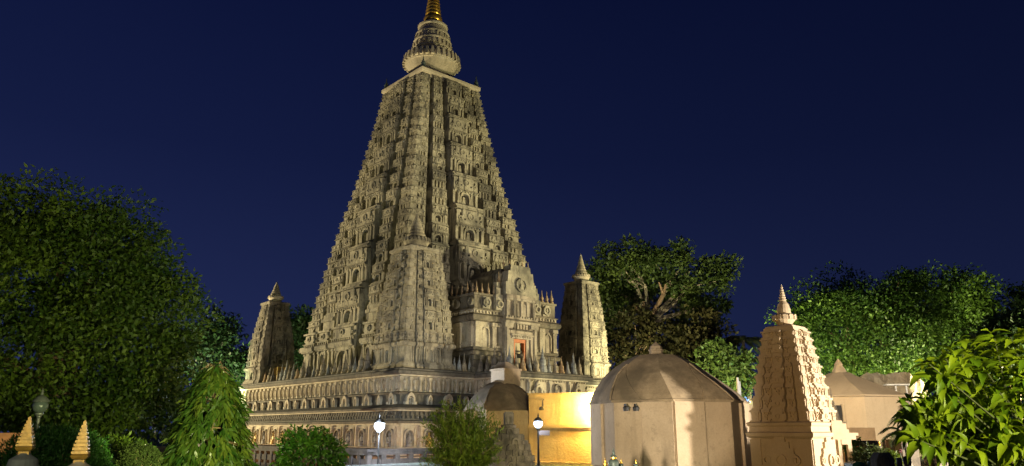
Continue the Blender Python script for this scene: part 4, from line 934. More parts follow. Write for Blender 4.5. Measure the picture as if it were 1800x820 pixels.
# rough rock mass lit from the right
m = MB(); Yk = 56; a, b = at(1592, 712, Yk), at(1662, 712, Yk); w = b.x-a.x; zt_ = at(1610, 656, Yk).z
n1, n2, n3 = 9, 8, 7
def rough_box(w, d, h, seed, n=(10, 6, 8), amp=.18):
    rr = random.Random(seed); bm_ = MB()
    cache = {}
    def P(i, j, k):
        if (i, j, k) not in cache:
            x, y, z = i/n[0], j/n[1], k/n[2]
            cache[(i, j, k)] = len(bm_.v); bm_.v.append((w*(x-.5)+rr.uniform(-amp, amp), d*y+rr.uniform(-amp, amp), h*z*(1-.12*x)+rr.uniform(-amp, amp)*(k > 0)))
        return cache[(i, j, k)]
    for i in range(n[0]):
        for k in range(n[2]):
            for j in (0, n[1]): f = (P(i, j, k), P(i+1, j, k), P(i+1, j, k+1), P(i, j, k+1)); bm_.f.append(f); bm_.mi.append(0)
    for j in range(n[1]):
        for k in range(n[2]):
            for i in (0, n[0]): bm_.f.append((P(i, j, k), P(i, j+1, k), P(i, j+1, k+1), P(i, j, k+1))); bm_.mi.append(0)
    for i in range(n[0]):
        for j in range(n[1]): bm_.f.append((P(i, j, n[2]), P(i+1, j, n[2]), P(i+1, j+1, n[2]), P(i, j+1, n[2]))); bm_.mi.append(0)
    return bm_
rb = rough_box(3.0, 3.4, zt_+.3, 3, (9, 9, 16), .14)
tag(rb.build('rock_shrine', M['rough'], None, ((a.x+b.x)/2-.3, Yk, -.3), R(42)), 'rough rock-faced shrine block with brightly lit right side behind the leaves', 'shrine')
# floodlight stand on the roof edge
q = at(1577, 678, 50); m = MB(); m.box(ID, -.75, .75, 0, .09, -.25, .25); 
for s in (-.1, .55): m.box(ID, s-.04, s+.04, -q.z-.3, 0, -.05, .05)
tag(m.build('light_stand', M['white_metal'], None, q, R(-6)), 'white metal stand with flat panel between the low domed shrine and rock shrine', 'stand')

# ================================================================ SMALL STUPAS IN FRONT
def gold_spire_stupa(px, tip, base_y, wpx, Y, bodymat, label):
    p = at(px, base_y, Y); zt = at(px, tip, Y).z; H = zt-p.z; r = wpx*Y/F_PX/2
    t = thing('votive_stupa', label, 'stupa', (p.x, p.y, ground_z(p.x, p.y)), R(20)); z0 = p.z-t.location.z
    m = MB(); m.lathe(0, 0, [(r*3, 0), (r*3, .3), (r*2.5, .34), (r*2.5, .6), (r*2.1, .64), (r*2.15, z0-.36), (r*2.1, z0-.2), (r*1.7, z0-.06), (r*.9, z0-.02), (r*.7, z0)], 20); m.build('dome', bodymat, t, smooth=False)
    m = MB(); m.sweep(-r*.62, r*.62, -r*.62, r*.62, [(0, z0-.03), (0, z0+.05*H*4/4)]); 
    q = r*.78
    zz = z0+.15*H
    m.sweep(-q, q, -q, q, [(-.1*q, z0+.04), (.0, z0+.07*H), (.25*q, zz-.03*H), (.3*q, zz), (.1*q, zz+.03*H)])
    n = 9; z = zz+.04*H; rem = zt-z
    pr = []
    for i in range(n):
        a = r*(1-.9*(i/n)**1.15)*.98; b = r*(1-.9*((i+1)/n)**1.15)*.98
        m.box(ID, -a, a, z+rem*i/n, z+rem*(i+.68)/n, -a, a, (a-b)*.3, (a-b)*.3); m.box(ID, -b*.78, b*.78, z+rem*(i+.6)/n, z+rem*(i+1)/n, -b*.78, b*.78)
    m.build('gilded_spire', GP, t); return t
GP = plain('yellow_gilt_paint', (.50, .29, .05), .4, .25, .3, 20)
gold_spire_stupa(43, 732, 797, 25, 8.0, plain('grey_painted_stone', (.13, .14, .135), .7, 0, .25), 'gold spired votive stupa with dark grey dome at the far left foreground')
gold_spire_stupa(140, 739, 812, 26, 8.2, plain('pale_painted_stone', (.42, .35, .25), .7, 0, .2), 'gold spired votive stupa with pale dome in front of the bright green bush')
def bronze_stupa(px, tip, wpx, Y, label, big=False, gold=True):
    zt = at(px, tip, Y).z; p = at(px, 820, Y); r = wpx*Y/F_PX/2; g0 = ground_z(p.x, Y)-.02
    t = thing('votive_stupa', label, 'stupa', (p.x, Y, g0), 0, 'small bronze stupas in front of the large dome'); T = zt-g0; s = r
    m = MB(); m.lathe(0, 0, [(s*1.5, 0), (s*1.5, .3), (s*1.2, .34), (s*1.2, T-3.4*s-.2), (s*.9, T-3.4*s-.1), (s, T-3.2*s), (s*.98, T-2.6*s), (s*.75, T-2.2*s), (s*.5, T-2.1*s)], 14); m.build('dome', M['bronze'], t, smooth=True)
    m = MB(); m.lathe(0, 0, [(s*.5, T-2.12*s), (s*.62, T-2.0*s), (s*.62, T-1.75*s), (s*.4, T-1.65*s)], 12); m.build('band', M['gold'], t)
    m = MB(); m.lathe(0, 0, [(s*.6, T-1.7*s), (s*.58, T-1.5*s), (s*.3, T-1.3*s), (s*.24, T-.8*s), (s*.1, T-.4*s), (s*.02, T)], 12); m.build('spire', M['bronze'] if big else M['gold'], t)
bronze_stupa(1079, 787, 18, 24, 'tallest dark green bronze stupa with gold band in front of the large dome', True)
bronze_stupa(1064, 804, 13, 24.3, 'small bronze stupa with gold tip just left of the tallest bronze one')
bronze_stupa(1092, 806, 8, 24.4, 'slim bronze stupa just right of the tallest bronze one')
bronze_stupa(1118, 807, 7, 24.2, 'slim bronze stupa standing apart, farthest right of the bronze group')
def ringed_stupa(px, tip, wpx, Y, label, bm_, tm):
    zt = at(px, tip, Y).z; p = at(px, 820, Y); r = wpx*Y/F_PX/2; g0 = -.02
    t = thing('votive_stupa', label, 'stupa', (p.x, Y, g0)); T = zt-g0
    m = MB(); m.lathe(0, 0, [(r*1.3, 0), (r*1.3, .25), (r*1.05, .28), (r, T-3.0*r), (r*.9, T-2.2*r), (r*.55, T-1.75*r)], 14); m.build('dome', bm_, t)
    m = MB(); pr = []
    for i in range(4): a = r*(.55-.09*i); z = T-1.75*r+i*.4*r; pr += [(a*.8, z), (a, z+.05*r), (a, z+.25*r), (a*.75, z+.33*r)]
    m.lathe(0, 0, pr+[(.02, T)], 12); m.build('ringed_spire', tm, t)
ringed_stupa(1722, 786, 16, 20, 'grey-brown stupa with gold ringed top beside a red flower', M['grey_stone'], M['gold'])
ringed_stupa(1640, 806, 14, 21, 'small gilded stupa beneath the broad-leaved branches', M['statue_gold'], M['gold'])
ringed_stupa(1696, 806, 9, 22, 'pale ochre stupa tip between the layered plinth and ringed stupa', M['rough'], M['gold'])
ringed_stupa(1550, 776, 8, 30, 'thin yellowish stone finial by the stucco wall', M['grey_stone'], M['gold'])
# stele with a niche
m = MB(); m.box(ID, -.34, .34, 0, 1.35, -.18, .18); m.prism(ID, [(-.22, 1.35), (.22, 1.35), (.22, 1.7), (.13, 1.86), (-.13, 1.86), (-.22, 1.7)], -.15, .15); m.arch(ID, 0, 1.4, .2, .36, .05, .1, .19, 8); m.box(ID, -.27, .27, 1.3, 1.38, -.2, .21); m.knob(ID, 0, 1.55, .07, .1, .17)
p_ = at(1552, 820, 19); zz = at(1552, 796, 19).z
tag(m.build('carved_stele', M['grey_stone'], None, (p_.x, 19, zz-1.86), R(3)), 'dark carved stone stele with arched niche beside the small shrub', 'stele')
# ruined stone stupa
p_ = at(894, 820, 25); zt_ = at(893, 724, 25).z
m = MB(); rr = random.Random(4)
t = thing('ruined_stupa', 'ruined dark stone stupa of stacked carved blocks with square top', 'stupa', (p_.x, 25, -.1), R(8)); T = zt_+.1
def hw(z): return float(np.interp(z, [0, T-1.05, T-.75, T-.6, T-.32, T-.3, T], [.86, .58, .36, .22, .2, .14, .12]))
z = 0
while z < T-.62:
    h = rr.uniform(.12, .2); hwz = hw(z)
    m.box(ID, -hwz*.9, hwz*.9, z, z+h, -hwz*.9, hwz*.9)
    for F in faces_of(0, 0):
        s = -hwz
        while s < hwz-.05:
            wv = rr.uniform(.14, .34); e_ = min(hwz, s+wv); o = hwz+rr.uniform(-.05, .07)
            if rr.random() > .12: m.box(F, s+.008, e_-.008, z+.006, z+h-rr.uniform(0, .03), hwz*.6, o, rr.uniform(0, .02), rr.uniform(0, .03))
            s = e_
        if rr.random() < .6: c = rr.uniform(-.5, .5)*hwz; m.arch(F, c, z, .13, .15, .05, hwz*.8, hwz+.10, 6); m.knob(F, c, z+.07, .05, hwz*.8, hwz+.07, 6)
    z += h
m.build('stacked_body', M['grey_stone'], t)
m = MB(); m.lathe(0, 0, [(.24, T-.64), (.27, T-.6), (.27, T-.55), (.22, T-.53), (.25, T-.47), (.25, T-.42), (.18, T-.40)], 12); m.build('neck_mouldings', M['grey_stone'], t)
m = MB(); m.box(ID, -.14, .14, T-.40, T-.04, -.14, .14, -.01, -.01); m.box(ID, -.12, .12, T-.04, T, -.12, .12); m.arch(ID, 0, T-.36, .12, .2, .03, .1, .165, 6); m.build('square_top', M['grey_stone'], t)
point('votive_light', (p_.x-.6, 24.0, .55), 3, (.45, .30, 1.0), .08)

# ================================================================ LAMPS
M['globe'] = emit('lamp_globe', (.75, .85, 1.0), 6.0); M['glass'] = plain('dull_glass', (.04, .05, .05), .12, 0, .3, 9, 0)
def lamp(px, py, Y, rpx, zb, lit, label, watts=0, sign=False):
    p = at(px, py, Y); r = rpx*Y/F_PX
    t = thing('garden_lamp', label, 'lamp', (p.x, p.y, zb)); zc = p.z-zb
    mat = M['iron'] if lit else M['grey_iron']
    m = MB(); m.lathe(0, 0, [(.13, 0), (.13, .25), (.07, .3), (.05, .6), (.042, zc-r*1.6), (.06, zc-r*1.5), (.06, zc-r*1.35), (r*.55, zc-r*1.15), (r*.55, zc-r*.95), (.02, zc-r*.93)], 12); m.build('post', mat, t, smooth=False)
    m = MB(); ball(m, 0, 0, zc, r, r, r, 20, 12); g_ = m.build('globe', M['globe'] if lit else M['glass'], t, smooth=True)
    m = MB(); c = r*.72; m.lathe(0, 0, [(r*.98, zc+r*.50), (r*1.1, zc+r*.55), (r*.95, zc+r*.8), (r*.55, zc+r*1.25), (r*.2, zc+r*1.45), (r*.16, zc+r*1.6), (r*.2, zc+r*1.7), (r*.02, zc+r*2.4)], 16); m.build('cap', mat, t)
    if lit: point('lamp_light', (p.x, p.y-r*1.3, p.z), watts, (.70, .82, 1.0), r*.6); point('lamp_light', (p.x, p.y+r*1.3, p.z), watts, (.70, .82, 1.0), r*.6)
    if sign: m = MB(); m.box(ID, .03, .5, zc-r*2.6, zc-r*1.5, -.02, .02); m.build('small_sign', plain('pale_sign', (.16, .14, .16), .5, 0, .1), t)
lamp(667, 749, 46, 9, -2.2, True, 'lit white globe lamp on thin post in front of the terrace corner', 3000)
lamp(946, 745, 34, 7.5, ground_z(at(946, 745, 34).x, 34), True, 'lit globe lamp on black post in front of the yellow wall', 60, True)
lamp(71, 714, 20, 12.5, 0, False, 'unlit grey garden lamp with clear globe above the green bush', 0)
# tiny blue fairy lights
m = MB(); 
for i in range(14): q = at(1304+rng.random()*16, 695+rng.random()*16, 60); ball(m, q.x, q.y, q.z, .05, .05, .05, 6, 4)
tag(m.build('fairy_lights', emit('blue_fairy_light', (.25, .45, 1.0), 1.2)), 'tiny blue fairy lights strung beyond the gate', 'string lights')

# ================================================================ VEGETATION
def unit(n):
    v = nrg.normal(size=(n, 3)); return v/np.linalg.norm(v, axis=1, keepdims=True)
def leaf_mesh(name, P, D, Nn, size, aspect, mat, tone, fold=.18, detail=False):
    """P leaf bases, D directions, Nn rough normals (n,3); each leaf a folded blade"""
    n = len(P); D = D/np.linalg.norm(D, axis=1, keepdims=True)
    S_ = np.cross(D, Nn); S_ /= (np.linalg.norm(S_, axis=1, keepdims=True)+1e-9); U = np.cross(S_, D)
    L = size[:, None]; Wd = L*aspect
    if not detail:
        V = np.stack([P, P+D*L*.45+S_*Wd*.5+U*L*fold*.5, P+D*L, P+D*L*.45-S_*Wd*.5+U*L*fold*.5], 1).reshape(-1, 3)
        nv, quads = 4, np.array([[0, 1, 2, 3]])
    else:
        cols = []; T = [0, .12, .32, .55, .78, 1.0]; WW = [.04, .30, .50, .46, .24, .01]
        for t, wv in zip(T, WW):
            c = P+D*L*t+U*L*(.10*math.sin(math.pi*t)-.30*t*t); k = U*Wd*wv*.45
            cols += [c-S_*Wd*wv+k, c, c+S_*Wd*wv+k]
        V = np.stack(cols, 1).reshape(-1, 3); nv = 18
        quads = np.array([[3*i+j, 3*i+j+1, 3*i+j+4, 3*i+j+3] for i in range(5) for j in range(2)])
    Q = (np.arange(n)[:, None, None]*nv+quads[None]).reshape(-1, 4)
    me = bpy.data.meshes.new(name); me.vertices.add(len(V)); me.vertices.foreach_set('co', V.astype(np.float32).ravel())
    me.loops.add(Q.size); me.loops.foreach_set('vertex_index', Q.astype(np.int32).ravel())
    me.polygons.add(len(Q)); me.polygons.foreach_set('loop_start', (np.arange(len(Q))*4).astype(np.int32))
    at_ = me.attributes.new('tone', 'FLOAT', 'POINT'); at_.data.foreach_set('value', np.repeat(tone, nv).astype(np.float32))
    me.materials.append(mat); me.update(calc_edges=True); me.validate()
    if detail: me.polygons.foreach_set('use_smooth', [True]*len(Q))
    return me
def clump_leaves(C, Rad, n, size, centre, droop=.2, out=.6, shell=.35, ctone=True):
    """leaves scattered through clumps C (k,3) with radii Rad (k,) or (k,3)"""
    k = len(C); idx = np.arange(k).repeat(n); m = len(idx)
    d = unit(m); r = (shell+(1-shell)*nrg.random(m))[:, None]**.7
    rad = Rad[idx] if Rad.ndim == 2 else Rad[idx][:, None]
    P = C[idx]+d*r*rad
    o = P-centre; o /= np.linalg.norm(o, axis=1, keepdims=True)+1e-6
    D = unit(m)*1.0+o*out*.6+d*.4; D[:, 2] -= droop
    Nn = unit(m)*.9+o*.5+d*.5; Nn[:, 2] += .5
    tone = np.clip(.38*nrg.random(m)+(.75*nrg.random(k)[idx]**1.5 if ctone else .25), 0, 1)
    sz = size*(.65+.7*nrg.random(m)); return P, D, Nn, sz, tone
def tree(name, label, cat, base, lobes, trunk_h, trunk_r, mat, bark, leaf, nclump, nper, clump_r, group=None, droop=.25, aspect=.5, inner=.25, limbs=7, lean=(0, 0), floor=-9):
    t = thing(name, label, cat, base, 0, group); B = np.array(base)
    lob = np.array([l[:3] for l in lobes])-B; rad = np.array([l[3:6] for l in lobes])
    wgt = (rad[:, 0]*rad[:, 2]); wgt = wgt/wgt.sum()
    C = []; 
    while len(C) < nclump:
        i = nrg.choice(len(lob), p=wgt); d = unit(1)[0]; f = 1.0-inner*nrg.random()**1.5 if nrg.random() < .8 else .35+.5*nrg.random()
        p = lob[i]+d*rad[i]*f*(1+.14*nrg.normal())
        if p[2]+B[2] < floor: continue
        C.append(p)
    C = np.array(C); cr = clump_r*(.6+.8*nrg.random(len(C)))
    cr3 = np.stack([cr, cr, cr*.7], 1)
    cen = (lob*wgt[:, None]).sum(0)
    P, D, Nn, sz, tone = clump_leaves(C, cr3, nper, leaf, cen, droop)
    link('crown', leaf_mesh('crown', P, D, Nn, sz, aspect, mat, tone), t)
    m = MB(); top = Vector((cen[0]*.4+lean[0], cen[1]*.4+lean[1], trunk_h))
    m.tube([(0, 0, -.3), (top.x*.1, top.y*.1, trunk_h*.15), (top.x*.5, top.y*.5, trunk_h*.6), top], [trunk_r*1.5, trunk_r*1.05, trunk_r*.85, trunk_r*.7], 9)
    order = np.argsort(-np.linalg.norm(C-np.array(top), axis=1)+3*nrg.random(len(C)))
    pick = [C[i] for i in nrg.choice(len(C), min(limbs*3, len(C)), replace=False)]
    for j in range(limbs):
        l = lob[j % len(lob)]+unit(1)[0]*rad[j % len(lob)]*.45; e = Vector(l)
        mid = top.lerp(e, .5)+Vector((rng.uniform(-.4, .4), rng.uniform(-.4, .4), rng.uniform(0, .8)))*trunk_r*3
        m.tube([top*.97, top.lerp(mid, .5), mid, e], [trunk_r*.6, trunk_r*.42, trunk_r*.3, trunk_r*.10], 6)
        for c in sorted(pick, key=lambda c: (Vector(c)-e).length)[:3]:
            c = Vector(c); m.tube([mid, mid.lerp(c, .6)+Vector((0, 0, .1)), c], [trunk_r*.22, trunk_r*.13, trunk_r*.04], 5)
    m.build('trunk', bark, t); return t
def lobe(px, py, Y, rx, rz, ry=None):
    p = at(px, py, Y); k = Y/F_PX; return (p.x, p.y, p.z, rx*k, (ry if ry else rx)*k, rz*k)

# great fig tree on the left
Y = 30
tree('fig_tree', 'huge dark round-crowned tree filling the left side', 'tree', (at(40, 758, Y).x, Y+1.5, 0),
     [lobe(60, 500, Y, 200, 150, 150), lobe(215, 500, Y+1, 120, 120), lobe(130, 430, Y, 150, 90), lobe(238, 600, Y, 84, 130), lobe(60, 640, Y, 180, 120), lobe(180, 690, Y-.5, 130, 75), lobe(-120, 520, Y+1, 160, 170), lobe(20, 400, Y+1, 120, 70), lobe(238, 455, Y, 55, 80), lobe(286, 590, Y+.5, 45, 90), lobe(286, 680, Y+.5, 46, 80)],
     3.6, .55, M['leaf_fig'], M['bark'], .20, 430, 200, 1.15, floor=.5, inner=.12)
# trees in the background
bk = [
 ('dark_tree', 'dark tree behind the left turret, just right of it', 'tree', 98, [(528, 575, 26, 42), (512, 610, 30, 40), (545, 610, 22, 40)], 'leaf_back', 5, .35),
 ('dark_tree', 'low dark trees glimpsed under the great left tree, beyond its trunk', 'tree', 62, [(60, 715, 60, 40), (150, 725, 60, 36), (240, 715, 60, 40), (310, 720, 46, 36), (-10, 690, 60, 50)], 'leaf_back', 2, .3),
 ('dark_tree', 'dark tree between the great left tree and the left turret', 'tree', 88, [(372, 570, 32, 40), (395, 610, 36, 36), (350, 610, 40, 50), (415, 640, 26, 26), (385, 650, 50, 40)], 'leaf_back', 5, .4),
]
for nm, lb, cat, Y, ls, mt, th, tr in bk:
    b = at(ls[0][0], 758, Y); tree(nm, lb, cat, (b.x, Y, -.3), [lobe(a, c, Y, e_, f) for a, c, e_, f in ls], th, tr, M[mt], M['bark'], .55, 110, 55, 1.5, limbs=5)
Y = 92
b = at(1140, 758, Y)
tree('spreading_tree', 'tall spreading tree with forked reddish limbs behind the right turret', 'tree', (b.x, Y, -.3),
     [lobe(1090, 460, Y, 42, 42), lobe(1130, 475, Y, 52, 42), lobe(1180, 465, Y, 45, 38), lobe(1235, 475, Y, 52, 38), lobe(1262, 480, Y, 34, 30), lobe(1060, 500, Y, 30, 50), lobe(1060, 540, Y, 34, 44), lobe(1215, 520, Y, 48, 36), lobe(1245, 550, Y, 34, 36), lobe(1160, 510, Y+3, 60, 36), lobe(1105, 515, Y+2, 40, 40), lobe(1105, 570, Y+4, 44, 38), lobe(1195, 570, Y+4, 54, 38), lobe(1060, 585, Y+3, 30, 40)],
     at(1140, 566, Y).z+.3, .75, M['leaf_spread'], M['bark_pale'], .50, 330, 75, 1.35, limbs=11, inner=.5)
# the reddish fork that shows below the crown
m = MB(); t = bpy.data.objects['spreading_tree']; ob = Vector(t.location)
def rel(px, py, Yd=89): return at(px, py, Yd)-ob
m.tube([rel(1138, 640), rel(1138, 566), rel(1152, 545), rel(1166, 518), rel(1170, 500)], [.42, .36, .30, .22, .12], 7)
m.tube([rel(1138, 568), rel(1126, 550), rel(1114, 535)], [.30, .22, .12], 7); m.tube([rel(1130, 556), rel(1132, 530)], [.2, .12], 6); m.tube([rel(1166, 518), rel(1162, 506), rel(1158, 496)], [.2, .13, .08], 6)
m.build('limb', M['bark'], t)
for nm, lb, Y, ls, mt in (
  ('dark_tree', 'brownish dark tree beneath the spreading tree, behind the large dome', 86, [(1110, 590, 44, 44), (1160, 620, 60, 40), (1090, 640, 36, 40), (1215, 610, 50, 36)], 'leaf_brown'),
  ('dark_tree', 'brown leaved tree right of the dome finial, under the spreading tree', 84, [(1230, 580, 36, 40), (1250, 630, 44, 46), (1200, 650, 40, 40)], 'leaf_brown'),
  ('green_tree', 'green lit tree just left of the carved sandstone tower, above the pale pole', 80, [(1262, 650, 36, 44), (1290, 660, 30, 40), (1245, 680, 30, 34)], 'leaf_spread'),
  ('green_tree', 'small dark leafy tree at the far right behind the broad-leaved tree', 60, [(1790, 590, 36, 34), (1770, 620, 40, 30)], 'leaf_back'),
  ('dark_tree', 'thin dark foliage showing at the right edge against the sky', 70, [(1806, 532, 10, 16)], 'leaf_back')):
    b = at(ls[0][0], 758, Y); tree(nm, lb, 'tree', (b.x, Y, -.3), [lobe(a, c, Y, e_, f) for a, c, e_, f in ls], 4, .4, M[mt], M['bark'], .55, 90 if len(ls) > 1 else 10, 60, 1.5, limbs=5)
point('metal_halide_light', (at(1292, 716, 76).x, 74, 1.5), 2600, (.45, 1.0, .55), .2)
Y = 72
tree('leafy_tree', 'wide bright green leafy tree behind the carved tower and low domed shrine', 'tree', (at(1570, 758, Y).x, Y+6, -.3),
     [lobe(1440, 545, Y, 46, 44), lobe(1470, 520, Y, 44, 40), lobe(1530, 520, Y+1, 60, 46), lobe(1600, 540, Y, 70, 50), lobe(1650, 525, Y+1, 66, 46), lobe(1700, 530, Y+2, 46, 56), lobe(1720, 580, Y+1, 40, 44), lobe(1640, 590, Y, 80, 54), lobe(1550, 590, Y, 80, 56), lobe(1470, 590, Y, 62, 60), lobe(1500, 640, Y+1, 90, 40), lobe(1690, 625, Y, 60, 44), lobe(1600, 640, Y+1, 80, 40), lobe(1415, 560, Y, 26, 34), lobe(1735, 600, Y+1, 24, 30)],
     5.5, .6, M['leaf_right'], M['bark'], .34, 250, 250, 1.9, limbs=10, inner=.15)

# mast tree (drooping leaves)
def drooping(name, label, px, pytop, pybase, wpx, Y, mat, n, leaf, aspect):
    b = at(px, 758, Y); zt = at(px, pytop, Y).z; r0 = wpx*Y/F_PX/2; g = ground_z(b.x, Y)
    t = thing(name, label, 'tree', (b.x, Y, g)); H = zt-g
    k = n//14
    f = nrg.random(k)**.85; h = H*(1-f*.95); rr = r0*np.interp(f, [0, .08, .3, .7, .97], [.12, .42, .72, .95, 1.05])*(.72+.36*nrg.random(k)); th = nrg.random(k)*2*math.pi
    C = np.stack([rr*np.cos(th), rr*np.sin(th), h], 1); idx = np.arange(k).repeat(14); m_ = len(idx)
    along = nrg.random(m_)
    out = np.stack([np.cos(th), np.sin(th), 0*th], 1)[idx]
    P = C[idx]+out*(along[:, None]*.20-.1)+np.stack([0*along, 0*along, -along*.42], 1)+nrg.normal(size=(m_, 3))*.025
    D = out*.55+nrg.normal(size=(m_, 3))*.38; D[:, 2] -= .95
    Nn = out+nrg.normal(size=(m_, 3))*.4+np.array([0, 0, .4])
    tone = np.clip(.30*nrg.random(m_)+.62*(nrg.random(k)**2)[idx]+.14*(nrg.random(k) > .9)[idx], 0, 1)
    link('crown', leaf_mesh('crown', P, D, Nn, leaf*(.7+.6*nrg.random(m_)), aspect, mat, tone, .1), t)
    m = MB(); m.tube([(0, 0, -.2), (0, 0, H*.5), (0, 0, H*.97)], [.10, .07, .02], 7)
    for i in range(0, k, 6): c = Vector(C[i]); m.tube([(0, 0, min(H*.95, c.z+.15)), (c.x*.6, c.y*.6, c.z+.12), tuple(c)], [.02, .014, .006], 4)
    m.build('trunk', M['bark'], t); return t
drooping('mast_tree', 'narrow drooping-leaved green tree left of the terrace', 370, 636, 830, 128, 22, M['leaf_ashoka'], 7000, .33, .20)
# round leafy bush in front of the terrace
def bush(name, label, px, pytop, wpx, Y, mat, nc, nper, cr, leaf, aspect, flat=1.0, droop=.3, bot=None, cat='bush', shape=None):
    b = at(px, 758, Y); g = ground_z(b.x, Y); zt = at(px, pytop, Y).z; r = wpx*Y/F_PX/2; H = zt-g
    t = thing(name, label, cat, (b.x, Y, g))
    zc = H-r*flat if H > r*flat*2 else H/2; rz = H-zc
    d = unit(nc); f = .72+.30*nrg.random(nc); C = np.array([0, 0, zc])+d*np.array([r, r, rz])*f[:, None]
    C = C[C[:, 2] > .05]
    P, D, Nn, sz, tone = clump_leaves(C, cr*(.7+.6*nrg.random(len(C))), nper, leaf, np.array([0, 0, zc]), droop, .9)
    link('crown', leaf_mesh('crown', P, D, Nn, sz, aspect, mat, tone), t)
    m = MB()
    for i in range(0, len(C), 4): c = Vector(C[i]); m.tube([(c.x*.08, c.y*.08, -.1), (c.x*.4, c.y*.4, c.z*.55), tuple(c)], [.03, .02, .006], 4)
    m.build('stem', M['bark'], t); return t
bush('leafy_bush', 'bright green round leafy bush in front of the terrace railing', 549, 752, 104, 24, M['leaf_bush'], 150, 30, .22, .17, .34, 1.15, .55)
bush('thuja_bush', 'wide bright green clipped feathery bush behind the gold spires', 100, 752, 186, 12.5, M['leaf_thuja'], 620, 70, .11, .055, .28, .95, -.9)
bush('topiary_ball', 'dark clipped ball shrub left of the low brick wall', 250, 783, 62, 15, M['leaf_topiary'], 420, 60, .07, .035, .5, .8, 0)
# feathery bush: long whip shoots with fine leaflets
def feathery(name, label, px, pytop, wpx, Y):
    b = at(px, 758, Y); g = ground_z(b.x, Y); zt = at(px, pytop, Y).z; r = wpx*Y/F_PX/2; H = zt-g
    t = thing(name, label, 'bush', (b.x, Y, g)); Ps, Ds, Ns, Ss, Ts = [], [], [], [], []; m = MB()
    for i in range(430):
        th = rng.random()*6.283; sp = rng.random()**.6; hh = H*(.35+.65*rng.random())*(1-.28*sp*sp)
        end = Vector((math.cos(th)*r*sp*1.08, math.sin(th)*r*sp*1.08, hh)); s0 = Vector((math.cos(th)*r*.12, math.sin(th)*r*.12, hh*.30)); mid = s0.lerp(end, .55)+Vector((0, 0, H*.07))
        tip = end+Vector((math.cos(th)*.10, math.sin(th)*.10, -.06*rng.random()))
        if i % 3 == 0: m.tube([tuple(s0), tuple(mid), tuple(end)], [.012, .009, .004], 4)
        q = 46; tn = rng.random()
        for j in range(q):
            f = .18+.82*j/q; p = (s0.lerp(mid, f*2) if f < .5 else mid.lerp(tip, f*2-1)); dr = (tip-s0).normalized()
            Ps.append(p+Vector((rng.gauss(0, .02), rng.gauss(0, .02), rng.gauss(0, .02)))); Ds.append(dr*.8+Vector((rng.gauss(0, .6), rng.gauss(0, .6), rng.gauss(0, .6)))); Ns.append(Vector((rng.gauss(0, .5), rng.gauss(0, .5), 1))); Ss.append(.13*(.6+.8*rng.random())); Ts.append(min(1, .35*rng.random()+.65*tn))
    link('crown', leaf_mesh('crown', np.array(Ps), np.array(Ds), np.array(Ns), np.array(Ss), .20, M['leaf_feather'], np.array(Ts), .05), t)
    for i in range(7): th = i*.9; m.tube([(math.cos(th)*.05, math.sin(th)*.05, -.1), (math.cos(th)*r*.13, math.sin(th)*r*.13, H*.35)], [.03, .018], 5)
    m.build('stem', M['bark'], t)
feathery('feathery_bush', 'yellow-green feathery bush of fine whip shoots in front of the terrace corner', 812, 690, 126, 22)
# white-flowered hedge plant and low wall on the left
h_ = bush('flowering_shrub', 'dark shrub dotted with tiny white flowers below the great left tree', 212, 772, 110, 17, M['leaf_fig'], 150, 34, .16, .10, .4, .8)
m = MB()
for i in range(70):
    th = rng.random()*6.28; zz = .25+rng.random()*1.2; rr_ = .68*(.75+.4*rng.random()); ball(m, rr_*math.cos(th), rr_*math.sin(th), zz, .018, .018, .014, 6, 4)
m.build('flower', M['petal_white'], h_)
m = MB(); a = at(262, 786, 24); b = at(345, 786, 24)
for j in range(7):
    x = a.x-.3*(j % 2)
    while x < b.x+1.2: e_ = x+rng.uniform(.3, .6); m.box(ID, x+.01, e_-.01, .18*j, .18*j+.17, -24.3, -24+rng.uniform(-.03, .03)); x = e_
m.box(ID, a.x-.4, b.x+1.3, 0, 1.24, -24.28, -24.03)
tag(m.build('brick_wall', M['rail_stone']), 'low old brick wall between the dark topiary ball and the drooping tree', 'wall')
p_ = at(14, 790, 17); m = MB(); m.box(ID, -1.2, .35, 0, at(14, 768, 17).z, -.4, 0); m.box(ID, -1.25, .4, at(14, 768, 17).z, at(14, 768, 17).z+.08, -.45, .05)
tag(m.build('garden_wall', M['maroon'], None, (p_.x, 17, 0)), 'weathered brownish garden wall at the far left edge under the great tree', 'wall')
